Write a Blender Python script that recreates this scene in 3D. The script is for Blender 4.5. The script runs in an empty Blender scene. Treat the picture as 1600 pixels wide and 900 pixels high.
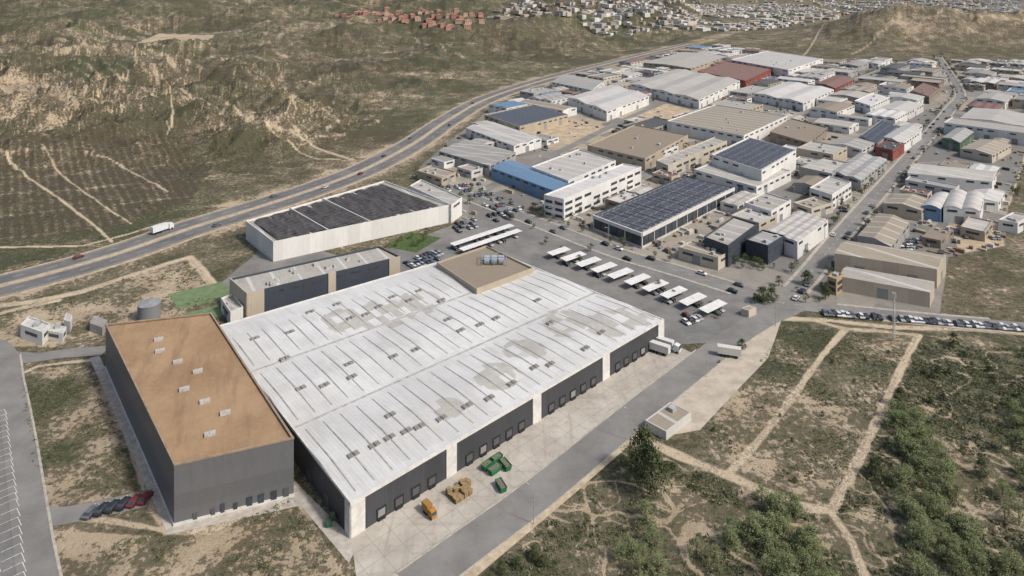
import bpy, math, random
import numpy as np
from mathutils import Vector
random.seed(7); rng=np.random.default_rng(7)
# ---------------------------------------------------------------- survey: photo measurement -> metres on the ground
H=130.; F=1050.; YH=-40.
def P(u,v,z=0.):
    k=(H-z)/(v-YH); return ((u-800)*k, F*k)
def PP(l,z=0.): return [P(u,v,z) for u,v in l]
SC=bpy.context.scene; COL=SC.collection
# ---------------------------------------------------------------- noise
def _h(x,y,s):
    n=(x.astype(np.int64)*374761393+y.astype(np.int64)*668265263+s*974634777)&0xffffffff
    n=((n^(n>>13))*1274126177)&0xffffffff
    n=n^(n>>16); return (n&0xffffff)/float(0xffffff)
def vn(x,y,s=0):
    x=np.asarray(x,float); y=np.asarray(y,float)
    xi=np.floor(x); yi=np.floor(y); fx=x-xi; fy=y-yi
    fx=fx*fx*(3-2*fx); fy=fy*fy*(3-2*fy)
    a=_h(xi,yi,s);b=_h(xi+1,yi,s);c=_h(xi,yi+1,s);d=_h(xi+1,yi+1,s)
    return (a*(1-fx)+b*fx)*(1-fy)+(c*(1-fx)+d*fx)*fy
def fbm(x,y,s=0,o=5,g=.5):
    r=0;a=1;t=0
    for i in range(o):
        r=r+a*vn(x*2**i+i*17.3,y*2**i-i*9.1,s+i); t+=a; a*=g
    return r/t
def ridge(x,y,s=0,o=5):
    r=0;a=1;t=0
    for i in range(o):
        n=1-np.abs(2*vn(x*2**i+i*7.3,y*2**i-i*3.1,s+i)-1); r=r+a*n*n; t+=a; a*=.5
    return r/t
def sstep(a,b,x):
    t=np.clip((x-a)/(b-a),0,1); return t*t*(3-2*t)
def inpoly(x,y,poly):
    x=np.asarray(x,float);y=np.asarray(y,float); r=np.zeros(x.shape,bool); n=len(poly)
    for i in range(n):
        x1,y1=poly[i];x2,y2=poly[(i+1)%n]
        if y1==y2: continue
        c=((y1>y)!=(y2>y)); xx=(x2-x1)*(y-y1)/(y2-y1)+x1
        r^=c&(x<xx)
    return r
def dpoly(x,y,pl):
    d=np.full(np.shape(x),1e9)
    for i in range(len(pl)-1):
        x1,y1=pl[i];x2,y2=pl[i+1]; dx=x2-x1;dy=y2-y1;L=dx*dx+dy*dy+1e-9
        t=np.clip(((x-x1)*dx+(y-y1)*dy)/L,0,1)
        d=np.minimum(d,np.hypot(x-x1-t*dx,y-y1-t*dy))
    return d
def smooth(pl,step=8.):
    pl=[Vector(p) for p in pl]; out=[]
    q=[2*pl[0]-pl[1]]+pl+[2*pl[-1]-pl[-2]]
    for i in range(1,len(q)-2):
        a,b,c,d=q[i-1:i+3]; n=max(1,int((c-b).length/step))
        for k in range(n):
            t=k/n
            out.append(tuple(.5*((2*b)+(c-a)*t+(2*a-5*b+4*c-d)*t*t+(3*b-a-3*c+d)*t**3)))
    out.append(tuple(pl[-1])); return out
# ---------------------------------------------------------------- plan of roads
HW=smooth(PP([(-160,484),(-60,462),(0,447),(100,421),(200,391),(300,356),(400,325),(500,292),(580,260),(650,222),(700,188),(760,155),(840,128),(920,107),(1000,87),(1080,68),(1150,50)]))
R_SE=smooth(PP([(1232,482),(1190,500),(1135,535),(1080,578),(1020,625),(960,674),(890,732),(808,797),(735,850),(640,920)]))
R_MAIN=smooth(PP([(650,272),(735,308),(850,352),(960,394),(1060,424),(1150,452),(1230,476)]))
R_EAST=smooth(PP([(1210,472),(1270,480),(1360,490),(1480,502),(1640,515)]))
R_UP=smooth(PP([(1222,476),(1262,432),(1300,385),(1345,332),(1400,270),(1448,215),(1485,170),(1500,145),(1478,108),(1462,82)]))
R_X1=smooth(PP([(1010,262),(1075,274),(1180,300),(1262,322),(1345,332)]))
R_X2=smooth(PP([(1080,155),(1160,168),(1300,192),(1448,215)]))
R_Y1=smooth(PP([(850,352),(930,310),(1020,268),(1130,214),(1240,166),(1330,128),(1420,96)]))
R_Y2=smooth(PP([(735,308),(800,275),(905,222),(1000,176),(1090,140)]))
R_X3=smooth(PP([(1400,270),(1480,252),(1570,262),(1640,270)]))
R_X4=smooth(PP([(905,222),(1000,236),(1130,214)]))
R_W=smooth(PP([(-80,520),(0,545),(14,600),(28,680),(40,770),(52,860),(70,960)]))
R_W2=smooth(PP([(4,556),(50,560),(105,552),(165,548)]))
R_W3=smooth(PP([(52,806),(90,808),(135,800),(235,778)]))
STREETS=[(R_SE,9.5),(R_MAIN,9.5),(R_EAST,8),(R_UP,8),(R_X1,7),(R_X2,7),(R_Y1,8),(R_Y2,7),(R_X3,6),(R_X4,6),(R_W,7),(R_W2,6),(R_W3,6)]
ESTATE=PP([(655,262),(700,222),(760,176),(850,135),(930,112),(1000,95),(1090,76),(1180,78),(1260,98),(1420,96),(1760,100),(1760,218),(1604,230),(1575,322),(1570,385),(1482,402),(1468,492),(1280,484),(1226,470),(1000,400),(800,338),(722,346),(655,300)])
LEFTZ=HW+[(1500,6000),(0,12000),(-9000,12000),(-9000,200),(-400,200)]
BR=PP([(640,920),(985,676),(1040,706),(1135,748),(1300,808),(1436,524),(1700,536),(1700,1300),(600,1300)])
FIELD=PP([(1070,690),(1215,500),(1436,520),(1300,800)])
HILLC=(760,1290)
PLAT=PP([(205,74),(250,56),(336,58),(318,74)])
PLATC=(sum(p[0] for p in PLAT)/4,sum(p[1] for p in PLAT)/4)
AGRI=PP([(-60,252),(0,246),(120,222),(240,226),(330,262),(300,312),(165,356),(0,382),(-60,392)])
AGC=P(120,300)
def lmask(x,y):
    k=np.exp(-((x+480)/240)**2-((y-640)/260)**2)+.8*np.exp(-((x+700)/300)**2-((y-1150)/330)**2)+.7*np.exp(-((x+190)/70)**2-((y-565)/90)**2)
    return np.clip(k,0,1)
def height(x,y):
    x=np.asarray(x,float);y=np.asarray(y,float)
    D=dpoly(x,y,HW[::3]+[(1500,6000)]); ins=inpoly(x,y,LEFTZ)
    m=np.where(ins,sstep(20,120,D),0)
    k=lmask(x,y)
    wx=x+34*fbm(x/60,y/60,301,3);wy=y+34*fbm(x/60,y/60,311,3)
    ag=np.exp(-(((x-AGC[0])/110)**2+((y-AGC[1])/75)**2)**2)
    z=m*((12+28*k)*(ridge(wx/120,wy/95,3,6)-.36)+(7+19*k)*(ridge(wx/40,wy/30,53,5)-.4))*(1-.85*ag)
    z=z+m*sstep(600,2200,y)*130*(fbm(x/600,y/420,11,4)-.42)+m*sstep(700,1300,y)*56*(ridge(wx/240,wy/170,71,6)-.4)
    pm=np.exp(-((x-PLATC[0])/130)**4-((y-PLATC[1])/190)**4); z=z*(1-pm)+4*pm
    dx=x-HILLC[0]; sx=np.where(dx<0,170,480)
    rd=ridge(wx/150,wy/120,9,6)
    hh=np.exp(-(dx/sx)**2)*np.exp(-((y-HILLC[1])/180)**2)*sstep(1040,1240,y)
    z=z+hh*(54+40*(rd-.42)+16*(ridge(wx/45,wy/36,19,5)-.4))
    z=z+(~ins)*sstep(1050,1500,y)*sstep(500,900,x)*14*(ridge(wx/200,wy/140,29,5)-.25)
    far=sstep(3000,5200,y)
    z=z+far*130*fbm(x/1500,y/1200,21,4)
    return z
def hz(x,y): return float(height(np.array([x]),np.array([y]))[0])
# ---------------------------------------------------------------- node helpers
def N(nt,t,ins=None,**pr):
    n=nt.nodes.new(t)
    for k,v in pr.items(): setattr(n,k,v)
    for k,v in (ins or {}).items():
        s=n.inputs[k]
        if isinstance(v,bpy.types.NodeSocket): nt.links.new(v,s)
        else: s.default_value=v
    return n
def mixc(nt,f,a,b,bl='MIX'):
    c=lambda v:v if isinstance(v,bpy.types.NodeSocket) else (*v[:3],1)
    return N(nt,'ShaderNodeMix',{0:f,6:c(a),7:c(b)},data_type='RGBA',blend_type=bl).outputs[2]
def mth(nt,op,a,b=0.,c=0.):
    return N(nt,'ShaderNodeMath',{0:a,1:b,2:c},operation=op).outputs[0]
def noise(nt,vec,sc,det=4,rough=.6):
    return N(nt,'ShaderNodeTexNoise',{'Vector':vec,'Scale':sc,'Detail':det,'Roughness':rough}).outputs[0]
def ramp(nt,v,a,b):
    return N(nt,'ShaderNodeMapRange',{0:v,1:a,2:b},interpolation_type='SMOOTHSTEP').outputs[0]
def newm(name,rough=.8,metal=0.):
    m=bpy.data.materials.new(name);m.use_nodes=True;nt=m.node_tree;b=nt.nodes['Principled BSDF']
    b.inputs['Roughness'].default_value=rough;b.inputs['Metallic'].default_value=metal
    b.inputs['Specular IOR Level'].default_value=.25
    return m,nt,b
def pos(nt): return N(nt,'ShaderNodeNewGeometry').outputs['Position']
def setc(nt,b,c): nt.links.new(c,b.inputs['Base Color'])
def bump(nt,b,h,st=.4,d=.3):
    n=N(nt,'ShaderNodeBump',{'Height':h,'Strength':st,'Distance':d}); nt.links.new(n.outputs[0],b.inputs['Normal'])
def mul(c,k): return tuple(min(1,x*k) for x in c)
CM={}
def plain(name,col,rough=.8,var=.25,sc=.5,metal=0.):
    if name in CM: return CM[name]
    m,nt,b=newm(name,rough,metal); p=pos(nt)
    n=noise(nt,p,sc,6,.65); setc(nt,b,mixc(nt,ramp(nt,n,.3,.7),mul(col,1-var),mul(col,1+var*.6)))
    CM[name]=m; return m
def uvn(nt): return N(nt,'ShaderNodeUVMap').outputs[0]
def cladding(name,col,pitch=1.0,var=.15,rough=.5,lines=.25,horiz=False):
    if name in CM: return CM[name]
    m,nt,b=newm(name,rough); uv=uvn(nt); s=N(nt,'ShaderNodeSeparateXYZ',{0:uv})
    f=mth(nt,'FRACT',mth(nt,'DIVIDE',s.outputs[1 if horiz else 0],pitch))
    l=mth(nt,'LESS_THAN',f,.12)
    cell=N(nt,'ShaderNodeTexWhiteNoise',{'W':mth(nt,'FLOOR',mth(nt,'DIVIDE',s.outputs[1 if horiz else 0],pitch*6))},noise_dimensions='1D').outputs[0]
    base=mixc(nt,cell,mul(col,1-var*.5),mul(col,1+var*.5))
    mp=N(nt,'ShaderNodeMapping',{0:uv,3:(1,.25,1)}).outputs[0]
    n=ramp(nt,noise(nt,mp,.6,6,.7),.35,.75)
    base=mixc(nt,mth(nt,'MULTIPLY',n,var*1.6),base,mul(col,.6))
    base=mixc(nt,mth(nt,'MULTIPLY',l,lines),base,mul(col,.4)); setc(nt,b,base)
    CM[name]=m; return m
def roofmat(name,col,dirt=(.25,.2,.14),rib=1.2,sky=0.,skyc=(.6,.61,.6),dk=.55,rough=.6):
    if name in CM: return CM[name]
    m,nt,b=newm(name,rough); uv=uvn(nt); s=N(nt,'ShaderNodeSeparateXYZ',{0:uv}); U=s.outputs[0]
    p=pos(nt); oi=N(nt,'ShaderNodeObjectInfo').outputs['Random']
    big=ramp(nt,noise(nt,p,.05,5,.65),.4,.7); fine=ramp(nt,noise(nt,p,.7,6,.7),.35,.7)
    st=N(nt,'ShaderNodeMapping',{0:uv,3:(1.,.1,1)}).outputs[0]
    base=mixc(nt,mth(nt,'MULTIPLY',oi,.45),col,dirt)
    base=mixc(nt,mth(nt,'MULTIPLY',big,dk),base,mixc(nt,.6,col,dirt))
    base=mixc(nt,mth(nt,'MULTIPLY',ramp(nt,noise(nt,st,.45,5,.7),.45,.75),dk),base,dirt)
    base=mixc(nt,mth(nt,'MULTIPLY',fine,dk*.6),base,dirt)
    l=mth(nt,'LESS_THAN',mth(nt,'FRACT',mth(nt,'DIVIDE',U,rib)),.2)
    base=mixc(nt,mth(nt,'MULTIPLY',l,.22),base,mul(col,.45))
    if sky>0:
        k=mth(nt,'LESS_THAN',mth(nt,'FRACT',mth(nt,'DIVIDE',U,sky)),.12)
        base=mixc(nt,mth(nt,'MULTIPLY',k,.45),base,skyc)
    setc(nt,b,base); CM[name]=m; return m
# ---------------------------------------------------------------- mesh builder
class MB:
    def __init__(s): s.v=[];s.f=[];s.m=[]
    def face(s,pts,m=0):
        i=len(s.v); s.v+=[tuple(p) for p in pts]; s.f.append(tuple(range(i,i+len(pts)))); s.m.append(m)
    def prism(s,poly,z0,z1,m=0,mt=None,top=True,bot=False):
        a=sum(poly[i][0]*poly[(i+1)%len(poly)][1]-poly[(i+1)%len(poly)][0]*poly[i][1] for i in range(len(poly)))
        if a<0: poly=poly[::-1]
        n=len(poly)
        for i in range(n):
            p=poly[i];q=poly[(i+1)%n]
            s.face([(p[0],p[1],z0),(q[0],q[1],z0),(q[0],q[1],z1),(p[0],p[1],z1)],m)
        if top: s.face([(p[0],p[1],z1) for p in poly],m if mt is None else mt)
        if bot: s.face([(p[0],p[1],z0) for p in poly[::-1]],m)
    def box(s,cx,cy,ax,sx,sy,z0,z1,m=0,mt=None,bot=True):
        ax=Vector(ax).normalized(); ay=Vector((-ax.y,ax.x)); c=Vector((cx,cy))
        s.prism([tuple(c+ax*i*sx/2+ay*j*sy/2) for i,j in((-1,-1),(1,-1),(1,1),(-1,1))],z0,z1,m,mt,bot=bot)
    def cyl(s,x,y,r0,r1,z0,z1,m=0,n=12,top=True):
        a=[(x+r0*math.cos(6.2832*i/n),y+r0*math.sin(6.2832*i/n),z0) for i in range(n)]
        b=[(x+r1*math.cos(6.2832*i/n),y+r1*math.sin(6.2832*i/n),z1) for i in range(n)]
        for i in range(n): s.face([a[i],a[(i+1)%n],b[(i+1)%n],b[i]],m)
        if top: s.face(b,m)
    def tube(s,p,q,r0,r1,m=0,n=6):
        p=Vector(p);q=Vector(q);d=(q-p).normalized();e=d.orthogonal().normalized();g=d.cross(e)
        A=[p+(e*math.cos(6.2832*i/n)+g*math.sin(6.2832*i/n))*r0 for i in range(n)]
        B=[q+(e*math.cos(6.2832*i/n)+g*math.sin(6.2832*i/n))*r1 for i in range(n)]
        for i in range(n): s.face([A[i],A[(i+1)%n],B[(i+1)%n],B[i]],m)
        s.face(B,m); s.face(A[::-1],m)
    def add(s,o,offm):
        i=len(s.v); s.v+=o.v; s.f+=[tuple(k+i for k in f) for f in o.f]; s.m+=[(offm[k] if isinstance(offm,list) else k+offm) for k in o.m]
    def mesh(s,name,mats,org=(0,0,0),ax=(1,0),uv=True):
        me=bpy.data.meshes.new(name); V=np.array(s.v,float)
        me.from_pydata((V-np.array(org)).tolist(),[],s.f)
        for m in mats: me.materials.append(m)
        me.polygons.foreach_set('material_index',s.m)
        if uv:
            ax=Vector(ax).normalized(); ay=(-ax.y,ax.x); L=me.uv_layers.new(name='UVMap'); uvs=[]
            for f in s.f:
                a,b,c=(V[f[0]],V[f[1]],V[f[2]]); n=np.cross(b-a,c-b); ln=np.linalg.norm(n)+1e-9
                if abs(n[2])/ln>.5:
                    for k in f: uvs+=[V[k][0]*ax.x+V[k][1]*ax.y,V[k][0]*ay[0]+V[k][1]*ay[1]]
                else:
                    t=np.array([-n[1],n[0]])/ (math.hypot(n[0],n[1])+1e-9)
                    for k in f: uvs+=[V[k][0]*t[0]+V[k][1]*t[1],V[k][2]]
            L.data.foreach_set('uv',uvs)
        me.update(); return me
def obj(name,me,parent=None,loc=(0,0,0),rz=0.):
    o=bpy.data.objects.new(name,me); COL.objects.link(o); o.location=loc; o.rotation_euler=(0,0,rz)
    if parent: o.parent=parent
    return o
def tag(o,label,cat,group=None):
    o["label"]=label;o["category"]=cat
    if group:o["group"]=group
    return o
def empty(name,loc,label,cat,group=None,rz=0.):
    e=obj(name,None,None,loc,rz); e.empty_display_size=1; return tag(e,label,cat,group)
def copytree(src,kids,loc,rz=0.,sc=1.):
    o=src.copy(); COL.objects.link(o); o.location=loc;o.rotation_euler=(0,0,rz);o.scale=(sc,)*3
    for k in kids:
        c=k.copy();COL.objects.link(c);c.parent=o
    return o
# ---------------------------------------------------------------- structure sheets
def structure(name,me):
    o=obj(name,me); o["kind"]="structure"; return o
def offs(pl,d):
    out=[];n=len(pl)
    for i in range(n):
        a=Vector(pl[max(0,i-1)]);b=Vector(pl[min(n-1,i+1)]); t=(b-a).normalized()
        out.append((pl[i][0]-t.y*d,pl[i][1]+t.x*d))
    return out
def ribbon(mb,pl,d0,d1,z,m=0,side=0.):
    A=offs(pl,d0);B=offs(pl,d1)
    for i in range(len(pl)-1):
        mb.face([(*A[i],z),(*A[i+1],z),(*B[i+1],z),(*B[i],z)],m)
        if side:
            mb.face([(*A[i],z-side),(*A[i+1],z-side),(*A[i+1],z),(*A[i],z)],m)
            mb.face([(*B[i+1],z-side),(*B[i],z-side),(*B[i],z),(*B[i+1],z)],m)
def dashes(mb,pl,d,w,z,on,off,m=0):
    C=offs(pl,d); acc=0
    for i in range(len(C)-1):
        a=Vector(C[i]);b=Vector(C[i+1]);L=(b-a).length
        if L<1e-4: continue
        t=(b-a)/L; n=Vector((-t.y,t.x))*w/2; s=0
        while s<L:
            ph=(acc+s)%(on+off)
            if ph<on:
                e=min(L,s+on-ph); p=a+t*s;q=a+t*e
                mb.face([(*(p-n),z),(*(q-n),z),(*(q+n),z),(*(p+n),z)],m)
                s=e+1e-3
            else: s+=on+off-ph+1e-3
        acc+=L
def line(mb,a,b,w,z):
    a=Vector(a);b=Vector(b);d=(b-a).normalized();n=Vector((-d.y,d.x))*w/2
    mb.face([(*(a-n),z),(*(b-n),z),(*(b+n),z),(*(a+n),z)])
# ================================================================ MATERIALS
def asphalt(name,col,streak=.3):
    m,nt,b=newm(name,.9); p=pos(nt)
    n=ramp(nt,noise(nt,p,.08,6,.7),.3,.7); f=noise(nt,p,2.5,4,.7)
    c=mixc(nt,n,mul(col,.8),mul(col,1.25)); c=mixc(nt,mth(nt,'MULTIPLY',ramp(nt,noise(nt,p,.35,6,.75),.52,.75),streak),c,mul(col,.5))
    c=mixc(nt,mth(nt,'MULTIPLY',ramp(nt,noise(nt,p,.02,4,.6),.45,.7),.22),c,(.32,.285,.23))
    c=mixc(nt,mth(nt,'MULTIPLY',f,.3),c,mul(col,1.5)); setc(nt,b,c); return m
M_ASPH=asphalt('asphalt',(.145,.142,.136)); M_ASPHD=asphalt('asphalt_street',(.165,.16,.15),.3); M_HW=asphalt('asphalt_highway',(.115,.112,.108))
M_PAINT=plain('road_paint',(.55,.54,.51),.7,.4,1.5)
M_KERB=plain('kerb_concrete',(.36,.33,.28),.9,.25,.6)
def conc():
    m,nt,b=newm('yard_concrete',.9); p=pos(nt)
    c=mixc(nt,ramp(nt,noise(nt,p,.06,6,.7),.35,.7),(.33,.3,.255),(.45,.415,.36))
    c=mixc(nt,mth(nt,'MULTIPLY',ramp(nt,noise(nt,p,.3,7,.78),.52,.7),.6),c,(.21,.165,.12))
    r=N(nt,'ShaderNodeMapping',{0:p,2:(0,0,-.74),3:(.2,.2,0)}).outputs[0]
    s=N(nt,'ShaderNodeSeparateXYZ',{0:r})
    st=N(nt,'ShaderNodeMapping',{0:p,2:(0,0,-.74),3:(.5,.05,0)}).outputs[0]
    c=mixc(nt,mth(nt,'MULTIPLY',ramp(nt,noise(nt,st,1.,5,.7),.5,.68),.35),c,(.2,.18,.155))
    st=N(nt,'ShaderNodeMapping',{0:p,2:(0,0,-.74),3:(.04,.4,0)}).outputs[0]
    c=mixc(nt,mth(nt,'MULTIPLY',ramp(nt,noise(nt,st,1.,5,.7),.52,.68),.3),c,(.2,.18,.155))
    l=mth(nt,'MAXIMUM',mth(nt,'LESS_THAN',mth(nt,'FRACT',s.outputs[0]),.035),mth(nt,'LESS_THAN',mth(nt,'FRACT',s.outputs[1]),.035))
    c=mixc(nt,mth(nt,'MULTIPLY',l,.5),c,(.19,.175,.155)); setc(nt,b,c); return m
M_CONC=conc()
M_SAND=plain('sand_path',(.4,.32,.22),.95,.3,.35)
def estate_mat():
    m,nt,b=newm('estate_lots',.92); p=pos(nt)
    r=N(nt,'ShaderNodeMapping',{0:p,2:(0,0,-.79),3:(.02,.02,0)}).outputs[0]
    v=N(nt,'ShaderNodeTexVoronoi',{'Vector':r,'Scale':1.0,'Randomness':.75},distance='CHEBYCHEV',voronoi_dimensions='2D').outputs[1]
    s=N(nt,'ShaderNodeSeparateColor',{0:v})
    c=mixc(nt,ramp(nt,s.outputs[0],.2,.9),(.16,.155,.145),(.29,.26,.215)); c=mixc(nt,ramp(nt,s.outputs[1],.85,.97),c,(.36,.3,.215))
    c=mixc(nt,ramp(nt,noise(nt,p,.12,6,.7),.35,.75),c,mixc(nt,.5,c,(.12,.115,.1)))
    c=mixc(nt,mth(nt,'MULTIPLY',ramp(nt,noise(nt,p,.9,5,.75),.5,.8),.6),c,mixc(nt,.5,c,(.42,.38,.32))); setc(nt,b,c); return m
M_EST=estate_mat()
def ground_mat():
    m,nt,b=newm('scrub_ground',.97); p=pos(nt)
    at=N(nt,'ShaderNodeAttribute',attribute_name='cover'); s=N(nt,'ShaderNodeSeparateColor',{0:at.outputs['Color']})
    bare,path,green=s.outputs; rock=at.outputs['Alpha']
    n1=noise(nt,p,.5,8,.78); n2=noise(nt,p,.06,6,.65); n3=noise(nt,p,1.3,5,.75); n0=noise(nt,p,.012,5,.6)
    v=mth(nt,'ADD',bare,mth(nt,'ADD',mth(nt,'MULTIPLY',mth(nt,'SUBTRACT',n1,.5),2.5),mth(nt,'MULTIPLY',mth(nt,'SUBTRACT',n2,.5),1.2)))
    bm=ramp(nt,v,.42,.6)
    brown=mixc(nt,ramp(nt,n3,.35,.7),(.045,.038,.024),(.108,.09,.056))
    grn=mixc(nt,ramp(nt,n3,.35,.7),(.038,.042,.022),(.1,.106,.056))
    scrub=mixc(nt,mth(nt,'MULTIPLY',green,ramp(nt,mth(nt,'ADD',n0,mth(nt,'MULTIPLY',green,.3)),.4,.65)),brown,grn)
    soil=mixc(nt,ramp(nt,n2,.3,.7),(.3,.235,.155),(.45,.365,.255)); soil=mixc(nt,ramp(nt,n3,.5,.8),soil,(.19,.15,.1))
    rk=mixc(nt,ramp(nt,n1,.35,.65),(.2,.155,.1),(.42,.34,.24)); soil=mixc(nt,rock,soil,rk)
    mid=mixc(nt,.33,scrub,soil)
    c=mixc(nt,ramp(nt,v,.18,.44),scrub,mid); c=mixc(nt,bm,c,soil)
    c=mixc(nt,path,c,mixc(nt,ramp(nt,n1,.3,.7),(.45,.36,.25),(.58,.48,.345))); setc(nt,b,c)
    bump(nt,b,mth(nt,'ADD',n1,mth(nt,'MULTIPLY',bm,-.6)),.8,1.2); return m
M_GROUND=ground_mat()
# ================================================================ GROUND SHEET
def lines_left():
    L=[]
    T=[([(215,80),(212,100),(222,118),(262,142),(310,168),(370,196),(425,210),(490,232),(552,250)],2.8),
       ([(0,252),(60,290),(112,326),(158,362),(175,378)],1.1),([(-20,388),(60,386),(130,384),(200,366),(250,350)],1.5),
       ([(0,478),(60,470),(130,455),(200,432),(262,412),(296,402),(312,418),(335,448)],3.6),
       ([(0,490),(30,482),(90,470)],2.5),([(262,142),(270,200),(252,230)],1.),([(130,250),(190,262),(262,300)],.7),
       ([(60,245),(130,300),(205,350)],.7),
       ([(550,248),(500,250),(440,232),(400,222)],1.4),([(60,150),(120,170),(180,150),(215,118)],1.2),([(330,60),(420,62),(520,45)],2),([(215,82),(260,58),(330,52),(400,60)],2),
       ([(400,100),(470,130),(560,120)],1.),([(300,100),(380,110),(450,150),(520,180)],1.),([(640,60),(700,90),(760,95)],2)]
    for a,w in T: L.append((smooth(PP(a),15),w))
    return L
PATHS=lines_left()
for a,w in [([(985,672),(1040,703),(1085,722),(1135,742),(1200,770),(1265,795),(1300,795)],2.8),([(1135,742),(1180,695),(1235,625),(1285,555),(1322,514)],1.9),([(1300,795),(1340,722),(1385,625),(1415,560),(1436,524)],2.1),
            ([(1322,514),(1380,518),(1436,524)],1.8),([(1255,786),(1298,800),(1330,845),(1352,900)],1.5),([(1120,560),(1190,528)],2),([(1086,670),(1135,610),(1195,548),(1215,500)],1.1),([(1322,514),(1270,500),(1240,497)],2.),
            ([(1612,225),(1590,270),(1572,320)],3),([(1226,498),(1290,500),(1400,512),(1500,514),(1660,525)],2.5),
            ([(150,560),(200,680),(262,830),(330,828),(465,765),(480,800)],2.2),([(24,588),(60,572),(150,562)],1.5),([(60,800),(40,690),(24,588)],1.3),([(60,808),(160,812),(262,830)],1.5),
            ([(1330,85),(1400,70),(1470,68),(1600,60)],3),([(1240,98),(1290,60),(1330,40)],3)]:
    PATHS.append((smooth(PP(a),8),w))
PLOTS=[PP([(20,582),(148,566),(228,772),(60,796)]),PP([(72,828),(255,838),(465,772),(540,905),(60,990)]),PP([(0,486),(296,404),(338,446),(320,500),(165,505),(160,545),(0,540)])]
GREENT=PP([(98,108),(200,104),(216,128),(110,136)])
def cover(x,y,z=None):
    bare=np.full(x.shape,.34); green=np.full(x.shape,.7); rock=np.zeros(x.shape)
    detail=z is not None
    L=inpoly(x,y,LEFTZ); k=lmask(x,y)
    r=ridge(x/60,y/45,33,5)
    bb=.17+.34*k*sstep(.3,.7,r)+.95*(fbm(x/110,y/60,41,5)-.5)
    if detail:
        cz=z+3*fbm(x/25,y/25,501,3); fr=np.abs((cz/4.2)%1-.5)*2
        bb=bb+.5*sstep(.84,.96,fr)*(.35+k)*sstep(.36,.54,fbm(x/80,y/60,511,3))
        gl=ridge(x/24+3*fbm(x/40,y/40,521,2),y/24,531,3); bb=bb+.5*sstep(.68,.82,gl)*(.35+.9*k)
    bare=np.where(L,bb,bare); green=np.where(L,1.3*fbm(x/260,y/150,5,3)-.05,green); rock=np.where(L,k,rock)
    ag=inpoly(x,y,AGRI)
    if detail:
        e=(x*.80+y*.6)+2*fbm(x/20,y/20,541,2); row=sstep(.6,.97,np.abs(np.sin(e*math.pi/4.6)))
        e2=(-x*.35+y*.94)+4*fbm(x/60,y/60,543,2); row2=.8*sstep(.985,.998,np.abs(np.sin(e2*math.pi/38.)))
        bare=np.where(ag,-.04+.45*(fbm(x/50,y/50,551,3)-.5)+.26*row+.3*row2,bare); green=np.where(ag,.0,green)
    for i,pl in enumerate(PLOTS):
        q=inpoly(x,y,pl); bare=np.where(q,[.5,.56,.6][i]+.5*(fbm(x/14,y/14,60+i,4)-.5)*1.6,bare); green=np.where(q,1.,green)
    fi=inpoly(x,y,FIELD); bare=np.where(fi,.46+(fbm(x/22,y/22,70,4)-.5)*1.1,bare); green=np.where(fi,1.,green)
    b=inpoly(x,y,BR); wx=x+8*fbm(x/12,y/12,90,3);wy=y+8*fbm(x/12,y/12,95,3)
    vein=sstep(.92,.98,1-np.abs(2*vn(wx/10,wy/10,81)-1))+.8*sstep(.93,.985,1-np.abs(2*vn(wx/5,wy/5,83)-1))
    bare=np.where(b,.3+.5*np.clip(vein,0,1)*sstep(.25,.5,fbm(x/35,y/35,88,3))+(fbm(x/18,y/18,84,4)-.5)*.8,bare); green=np.where(b,1.,green)
    gt=inpoly(x,y,GREENT); green=np.where(gt,1,green); bare=np.where(gt,np.where(np.sin(x*.25+y*.28)>.6,.4,.0),bare)
    pq=inpoly(x,y,PLAT); bare=np.where(pq,.95,bare); rock=np.where(pq,0,rock)
    hd=np.exp(-((x-HILLC[0]-100)/520)**2-((y-HILLC[1])/230)**2)
    rr=fbm(x/90,y/60,101,5); bare=np.where((hd>.05)&~L,.16+hd*.65*(rr-.05)+.3*(ridge(x/40,y/30,561,4)-.4),bare);green=np.where((hd>.05)&~L,.4,green);rock=np.where((hd>.05)&~L,hd*.9,rock)
    pth=np.zeros(x.shape)
    wob=1.*(fbm(x/5,y/5,55,3)-.5)
    for pl,w in PATHS:
        xs=[p[0] for p in pl];ys=[p[1] for p in pl]
        s=(x>min(xs)-8)&(x<max(xs)+8)&(y>min(ys)-8)&(y<max(ys)+8)
        if s.any():
            d=dpoly(x[s],y[s],pl)+wob[s]; t=pth[s]; pth[s]=np.maximum(t,1-sstep(w*.42,w*.6+.2,d))
    far=np.clip((y-300)/500,0,1); pth*=1-.45*far
    d=dpoly(x,y,HW[::2]); sh=(1-sstep(13,26,d))*.3; bare=bare+sh
    return np.clip(bare,0,1),np.clip(pth,0,1),np.clip(green,0,1),np.clip(rock,0,1)
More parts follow.
